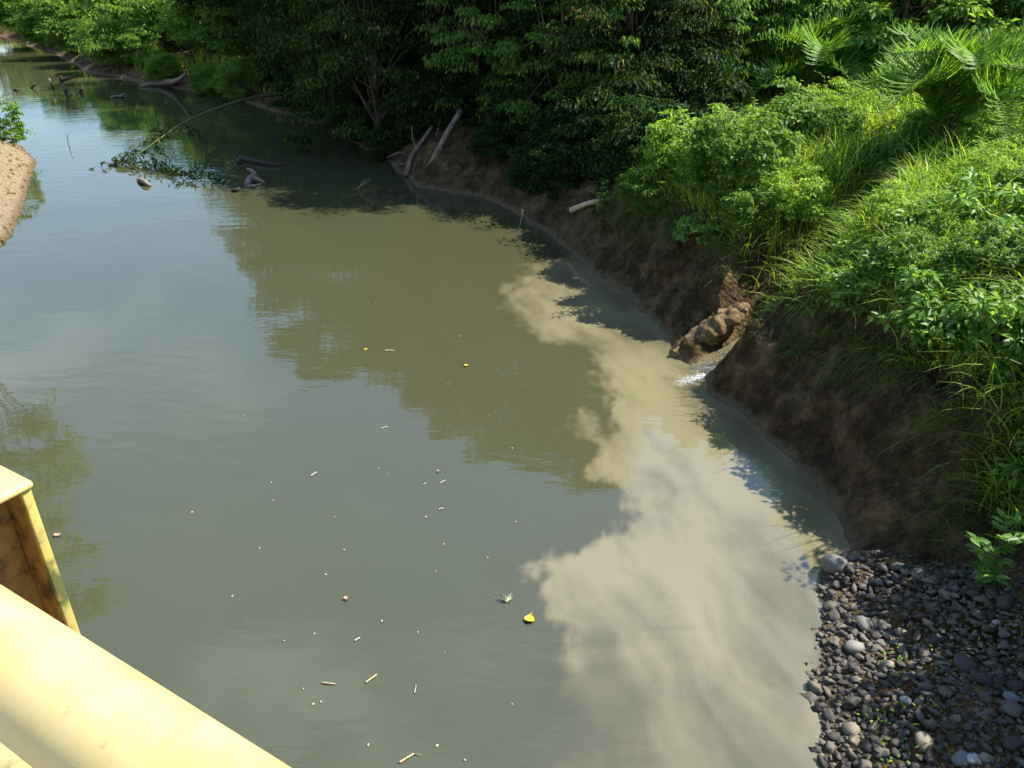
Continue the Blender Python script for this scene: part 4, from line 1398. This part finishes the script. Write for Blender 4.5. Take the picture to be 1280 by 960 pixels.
b0 = P(522, 236, -.15)
wood("leaning_trunk", "mottled pale trunk leaning up out of the water at the dark bend", "tree trunk",
     [([b0, PY(538, 208, b0[1] + .3), PY(556, 172, b0[1] + .7), PY(576, 138, b0[1] + 1.3)], .11, .08)], "bark_pale", sides=10)
b1 = P(510, 219, 0)
wood("dead_branches", "grey dead branches spread beside the leaning trunk", "branch",
     [([P(508, 219, 0.05), PY(514, 196, b1[1] + .3), PY(528, 176, b1[1] + .6), PY(540, 158, b1[1] + 1)], .09, .05),
      ([PY(514, 197, b1[1] + .3), PY(500, 191, b1[1]), PY(484, 197, b1[1] - .3)], .05, .02),
      ([PY(512, 200, b1[1] + .3), PY(504, 205, b1[1]), PY(490, 204, b1[1] - .1)], .04, .015),
      ([PY(520, 186, b1[1] + .5), PY(516, 172, b1[1] + .4), PY(515, 158, b1[1] + .3)], .04, .015),
      ([PY(535, 205, b1[1] + .6), PY(541, 185, b1[1] + .8), PY(548, 160, b1[1] + 1.2)], .05, .03)], "bark_pale")
wood("pale_log", "short pale bare log lying across the bank notch", "log", [([on_bank(714, 268, .10), on_bank(735, 263, .16), on_bank(758, 257, .14)], .075, .05)], "straw", sides=9)
wood("dead_snag", "tallest forked dead snag near the far bank", "snag",
     [([P(88, 128, -.4), P(84, 118, .1), PY(77, 104, P(82, 118)[1]), PY(76, 95, P(82, 118)[1])], .13, .07),
      ([PY(77, 100, P(82, 118)[1]), PY(85, 98, P(82, 118)[1]), PY(94, 95, P(82, 118)[1])], .10, .05)], "wet_wood")
wood("dead_snag", "thin upright pale snag left of the forked one", "snag", [([P(67, 114, -.3), PY(65, 106, P(66, 112)[1]), PY(61, 98, P(66, 112)[1])], .10, .06)], "driftwood", None)
wood("dead_snag", "small slanted snag farthest left in the river", "snag", [([P(37, 112, -.2), PY(41, 108, P(38, 111)[1]), PY(45, 104, P(38, 111)[1])], .07, .05)], "wet_wood")
wood("dead_snag", "short stump right of the forked snag", "snag", [([P(99, 117, -.2), PY(101, 112, P(100, 116)[1]), PY(102, 109, P(100, 116)[1])], .12, .08)], "driftwood")
wood("fallen_log", "pale log resting at the far waterline under the bushes", "log",
     [([P(176, 107, .05), P(195, 104, .15), P(216, 102, .35)], .10, .16), ([P(214, 103, .3), P(224, 99, .7), P(232, 92, 1.1)], .12, .08)], "driftwood")
wood("drift_log", "dark half-sunk log beside the pale driftwood", "log", [([P(300, 198, .04), P(320, 202, .07), P(345, 206, .05), P(358, 207, -.05)], .10, .06)], "wet_wood")
dw = P(315, 228, 0)
wood("driftwood", "pale twisted driftwood stub lying in open water", "driftwood",
     [([P(308, 231, .05), PY(313, 223, dw[1]), PY(320, 217, dw[1])], .10, .09),
      ([PY(316, 221, dw[1]), PY(322, 224, dw[1] - .1), P(331, 229, .03)], .10, .04),
      ([PY(319, 218, dw[1]), PY(314, 213, dw[1]), PY(308, 211, dw[1])], .08, .03),
      ([P(309, 233, .03), P(318, 232, .05), P(326, 230, .04)], .05, .03)], "driftwood")
wood("drift_chunk", "small dark chunk of wood floating left of the driftwood", "driftwood", [([P(174, 225, .03), P(180, 227, .10), P(187, 232, .02)], .09, .06)], "driftwood")
wood("drift_chunk", "tiny wood scrap floating just left of the pale driftwood", "driftwood", [([P(291, 237, .03), P(295, 237, .08), P(300, 235, .03)], .05, .03)], "wet_wood")
wood("drift_chunk", "small dark floating scrap above the pale driftwood", "driftwood", [([P(296, 200, .03), P(299, 202, .08), P(302, 203, .02)], .06, .03)], "wet_wood")
wood("reed_stick", "thin curved stick standing alone in the left water", "stick", [([P(88, 187, -.05), PY(85, 178, P(86, 184)[1]), PY(84, 168, P(86, 184)[1])], .018, .008)], "wet_wood", sides=5)
wood("twig_snag", "thin dark twigs poking from the water left of the trunk", "twig",
     [([P(478, 240, -.05), PY(483, 232, 23.2), PY(487, 227, 23.2)], .03, .015), ([P(482, 241, -.05), PY(492, 238, 23), PY(499, 230, 23)], .03, .015)], "wet_wood", sides=5)
wood("twig_snag", "pale twig cluster poking from the water below the dark trees", "twig",
     [([P(446, 238, -.05), PY(452, 230, 23.4), PY(458, 224, 23.4)], .03, .012), ([PY(450, 233, 23.4), PY(460, 227, 23.3), PY(463, 222, 23.3)], .02, .01)], "driftwood", sides=5)
wood("far_floating_wood", "pale branch floating on the green reflection near the far bank", "driftwood",
     [([P(138, 122, .03), P(147, 120, .08), P(158, 121, .03)], .07, .04), ([P(150, 121, .05), P(154, 118, .25), P(157, 117, .3)], .06, .03)], "driftwood")
wood("far_floating_wood", "small dark floating scrap farthest left of the snags", "driftwood", [([P(18, 112, .02), P(21, 112, .08), P(24, 112, .02)], .06, .04)], "wet_wood")
wood("upright_stick", "thin pale stick leaning at the shaded mud bank", "stick", [([P(648, 290, -.05), PY(651, 276, 19.4), PY(653, 262, 19.4)], .016, .01)], "driftwood", sides=5)

# bent bamboo reaching over the water
bam = bpy.data.objects.new("bent_bamboo", None); COL.objects.link(bam)
pc = curve([PY(372, 116, 34.2), PY(318, 122, 31.5), PY(275, 134, 30.2), PY(230, 153, 29), PY(196, 176, 27.8), PY(165, 197, 26.9), P(135, 207, .02)], 40)
bam.location = [float(v) for v in pc[0]]
tag(bam, "thin bent bamboo arching from the dark trees down to the water", "bamboo")
g = Geo(); tube(g, pc - pc[0], np.linspace(.055, .012, len(pc)), 7, .05)
link("culm", g.mesh("culm", True), M["stem"], bam)
br = np.random.default_rng(55)
for k in range(24):
    i = int(len(pc) * (.50 + .5 * br.random())); i = min(i, len(pc) - 1)
    s = pc[i]
    e = s + np.array([br.uniform(-1.2, 1.0), br.uniform(-.7, .5), 0]); e[2] = max(.02, s[2] - br.uniform(.1, .9) + .15)
    g = Geo(); pp = curve([s, (s + e) / 2 + UPV * .15, e], 8); tube(g, pp - pc[0], np.linspace(.010, .004, len(pp)), 4, cap=False)
    tw = link("twig", g.mesh("bamboo_twig"), M["stem"], bam)
    n_ = 16; t = br.random(n_); pos = np.stack([np.interp(t, np.linspace(0, 1, len(pp)), pp[:, c]) for c in range(3)], 1)
    dd = rdir(n_, br) * .8 + np.array([0, 0, -.75]); g = Geo()
    pos[:, 2] = np.maximum(pos[:, 2], .02)
    leaves(g, pos - pc[0], dd, rdir(n_, br), br.uniform(.12, .26, n_), .032, rich=False)
    kind(link("leaf_spray", g.mesh("leaf_spray"), M["leaf_dark"], tw), "stuff")
g = Geo()     # leaves and thin twigs of it trailing in the water towards the driftwood
for k in range(5):
    a = P(168 + 14 * k, 203 + 4 * k, .03); b_ = P(215 + 14 * k, 215 + 5 * k, .03)
    tube(g, curve([a, (a + b_) / 2 + UPV * .2, b_], 8), np.linspace(.012, .006, 8)[:len(curve([a, (a + b_) / 2, b_], 8))], 4, cap=False)
for V_ in range(len(g.V)): g.V[V_] = g.V[V_] - pc[0]
tr = link("trailing_twigs", g.mesh("trailing_twigs"), M["stem"], bam)
n_ = 170; t = br.random(n_)
px_, py_ = 160 + 115 * t + br.normal(size=n_) * 5, 203 + 29 * t + br.normal(size=n_) * 3
pos = np.array([P(a, b_, .02) for a, b_ in zip(px_, py_)]) + np.stack([0 * t, 0 * t, .25 * br.random(n_) ** 2], 1)
g = Geo(); dd = rdir(n_, br); dd[:, 2] = np.abs(dd[:, 2]) * .8
leaves(g, pos - pc[0], dd, rdir(n_, br), br.uniform(.12, .3, n_), .05, rich=False)
link("trailing_leaves", g.mesh("trailing_leaves"), M["leaf_dark"], tr)

# ------------------------------------------------------------------ small things adrift
m, n, l, b = new_mat("yellow_leaf"); b.inputs["Base Color"].default_value = (.72, .50, .02, 1); b.inputs["Roughness"].default_value = .4
M["yellow"] = m
m, n, l, b = new_mat("pale_debris"); b.inputs["Base Color"].default_value = (.40, .36, .26, 1); b.inputs["Roughness"].default_value = .6
M["pale"] = m
m, n, l, b = new_mat("pale_tuft"); b.inputs["Base Color"].default_value = (.34, .40, .22, 1)
M["tuft"] = m
m, n, l, b = new_mat("brown_debris"); b.inputs["Base Color"].default_value = (.38, .24, .14, 1); b.inputs["Roughness"].default_value = .6
M["brown"] = m


def float_leaf(px, py, L, W_, m, label, ang, cat="leaf", group=None, name="floating_leaf"):
    g_ = Geo(); c = P(px, py, .012)
    k = 7; t = np.linspace(0, 1, k)
    w = W_ * np.sin(math.pi * t ** .8) ** .8
    rows = [np.stack([(t - .5) * L, o * w * .5, .012 * abs(o) + .018 * (2 * t - 1) ** 2 * (L / .12)], 1) for o in (-1, 0, 1)]
    V_ = np.stack(rows, 1).reshape(-1, 3)
    g_.add(V_, grid_faces(k, 3))
    if L > .1:
        tube(g_, [(L * .5, 0, .015), (L * .62, .01, .02), (L * .74, .0, .012)], .003, 4)
    o_ = link(name, g_.mesh(name, True), M[m], None, c, ang)
    return tag(o_, label, cat, group)


float_leaf(662, 774, .115, .105, "yellow", "round yellow leaf floating beside the silt plume edge", 1.2)
float_leaf(583, 457, .08, .05, "yellow", "small yellow leaf floating in the olive tree reflection", .3)
float_leaf(433, 748, .06, .05, "brown", "small reddish brown leaf floating left of the yellow leaf", .6)
float_leaf(548, 589, .05, .04, "brown", "tiny red leaf scrap floating under the tree reflection", 1.5)
float_leaf(73, 669, .10, .05, "brown", "brown leaf floating near the yellow post", .2)
# floating tuft of grass
g = Geo(); c = P(633, 753, .01)
for k in range(9):
    a = math.radians(40 + 14 * k); L = .085 + .03 * (k % 3)
    leaves(g, np.array([[0, 0, .005]]), np.array([[math.cos(a), math.sin(a), .25]]), np.array([[0, 0, 1.0]]), L, .010)
o = link("grass_tuft", g.mesh("grass_tuft"), M["tuft"], None, c)
tag(o, "small pale green grass tuft floating left of the yellow leaf", "grass tuft")


def twig(px0, py0, px1, py1, r_, m, label, group=None, name="floating_twig", cat="twig"):
    a, b_ = P(px0, py0, .008), P(px1, py1, .008)
    mid = (a + b_) / 2 + np.array([.04 * (b_ - a)[1], -.04 * (b_ - a)[0], .006])
    pp = curve([a, mid, b_], 8) - a
    g_ = Geo(); tube(g_, pp, np.linspace(r_, r_ * .6, len(pp)), 5, .2)
    o_ = link(name, g_.mesh(name, True), M[m], None, a)
    return tag(o_, label, cat, group)


twig(457, 853, 471, 843, .010, "straw", "longest straw twig floating in the lower middle water")
twig(402, 853, 419, 855, .008, "straw", "flat pale straw floating left of the longest twig")
twig(499, 953, 517, 942, .011, "straw", "tan twig floating at the bottom edge of the water")
twig(517, 942, 527, 944, .004, "brown", "thin curved stem trailing from the tan twig at the bottom")
twig(443, 801, 450, 797, .010, "pale", "short white stick floating above the longest straw twig")
twig(388, 595, 396, 590, .010, "pale", "short white stick floating at the left edge of the reflection")
twig(518, 866, 520, 856, .006, "pale", "thin upright-lying straw right of the longest twig")
twig(481, 438, 493, 438, .012, "straw", "small straw floating in the upper olive reflection")
twig(455, 437, 459, 436, .014, "yellow", "tiny yellow scrap floating beside the upper straw")
twig(476, 536, 484, 533, .009, "pale", "pale sliver floating in the centre of the tree reflection")
twig(550, 604, 557, 600, .008, "pale", "pale sliver floating below the tree reflection")
twig(548, 637, 554, 635, .010, "pale", "white sliver floating right below the tree reflection")
twig(529, 606, 533, 603, .007, "pale", "faint sliver between two pale ones below the reflection")
G_BIT = "tiny pale specks drifting on the green water"
for (px, py) in [(324, 685), (339, 603), (341, 625), (430, 687), (407, 718), (393, 792), (355, 801), (532, 646), (609, 697), (645, 652),
                 (556, 815), (522, 790), (477, 776), (418, 646), (484, 592), (473, 585), (555, 680), (545, 714), (460, 931), (546, 932),
                 (581, 950), (379, 861), (391, 880), (401, 877), (140, 415), (424, 404), (505, 390), (560, 480), (470, 515), (610, 520), (305, 520),
                 (240, 640), (290, 745), (640, 560), (575, 420), (640, 880), (460, 380)]:
    s = pick.uniform(.006, .013)
    V_, T_ = blob(int(px), (s * 1.5, s, .005), 1, .3)
    o = link("floating_speck", np_mesh("floating_speck", V_, T_), M["pale" if pick.random() < .75 else "straw"], None, P(px, py, .005), pick.random() * 6)
    tag(o, "tiny pale plant speck drifting on the green water", "debris", G_BIT)
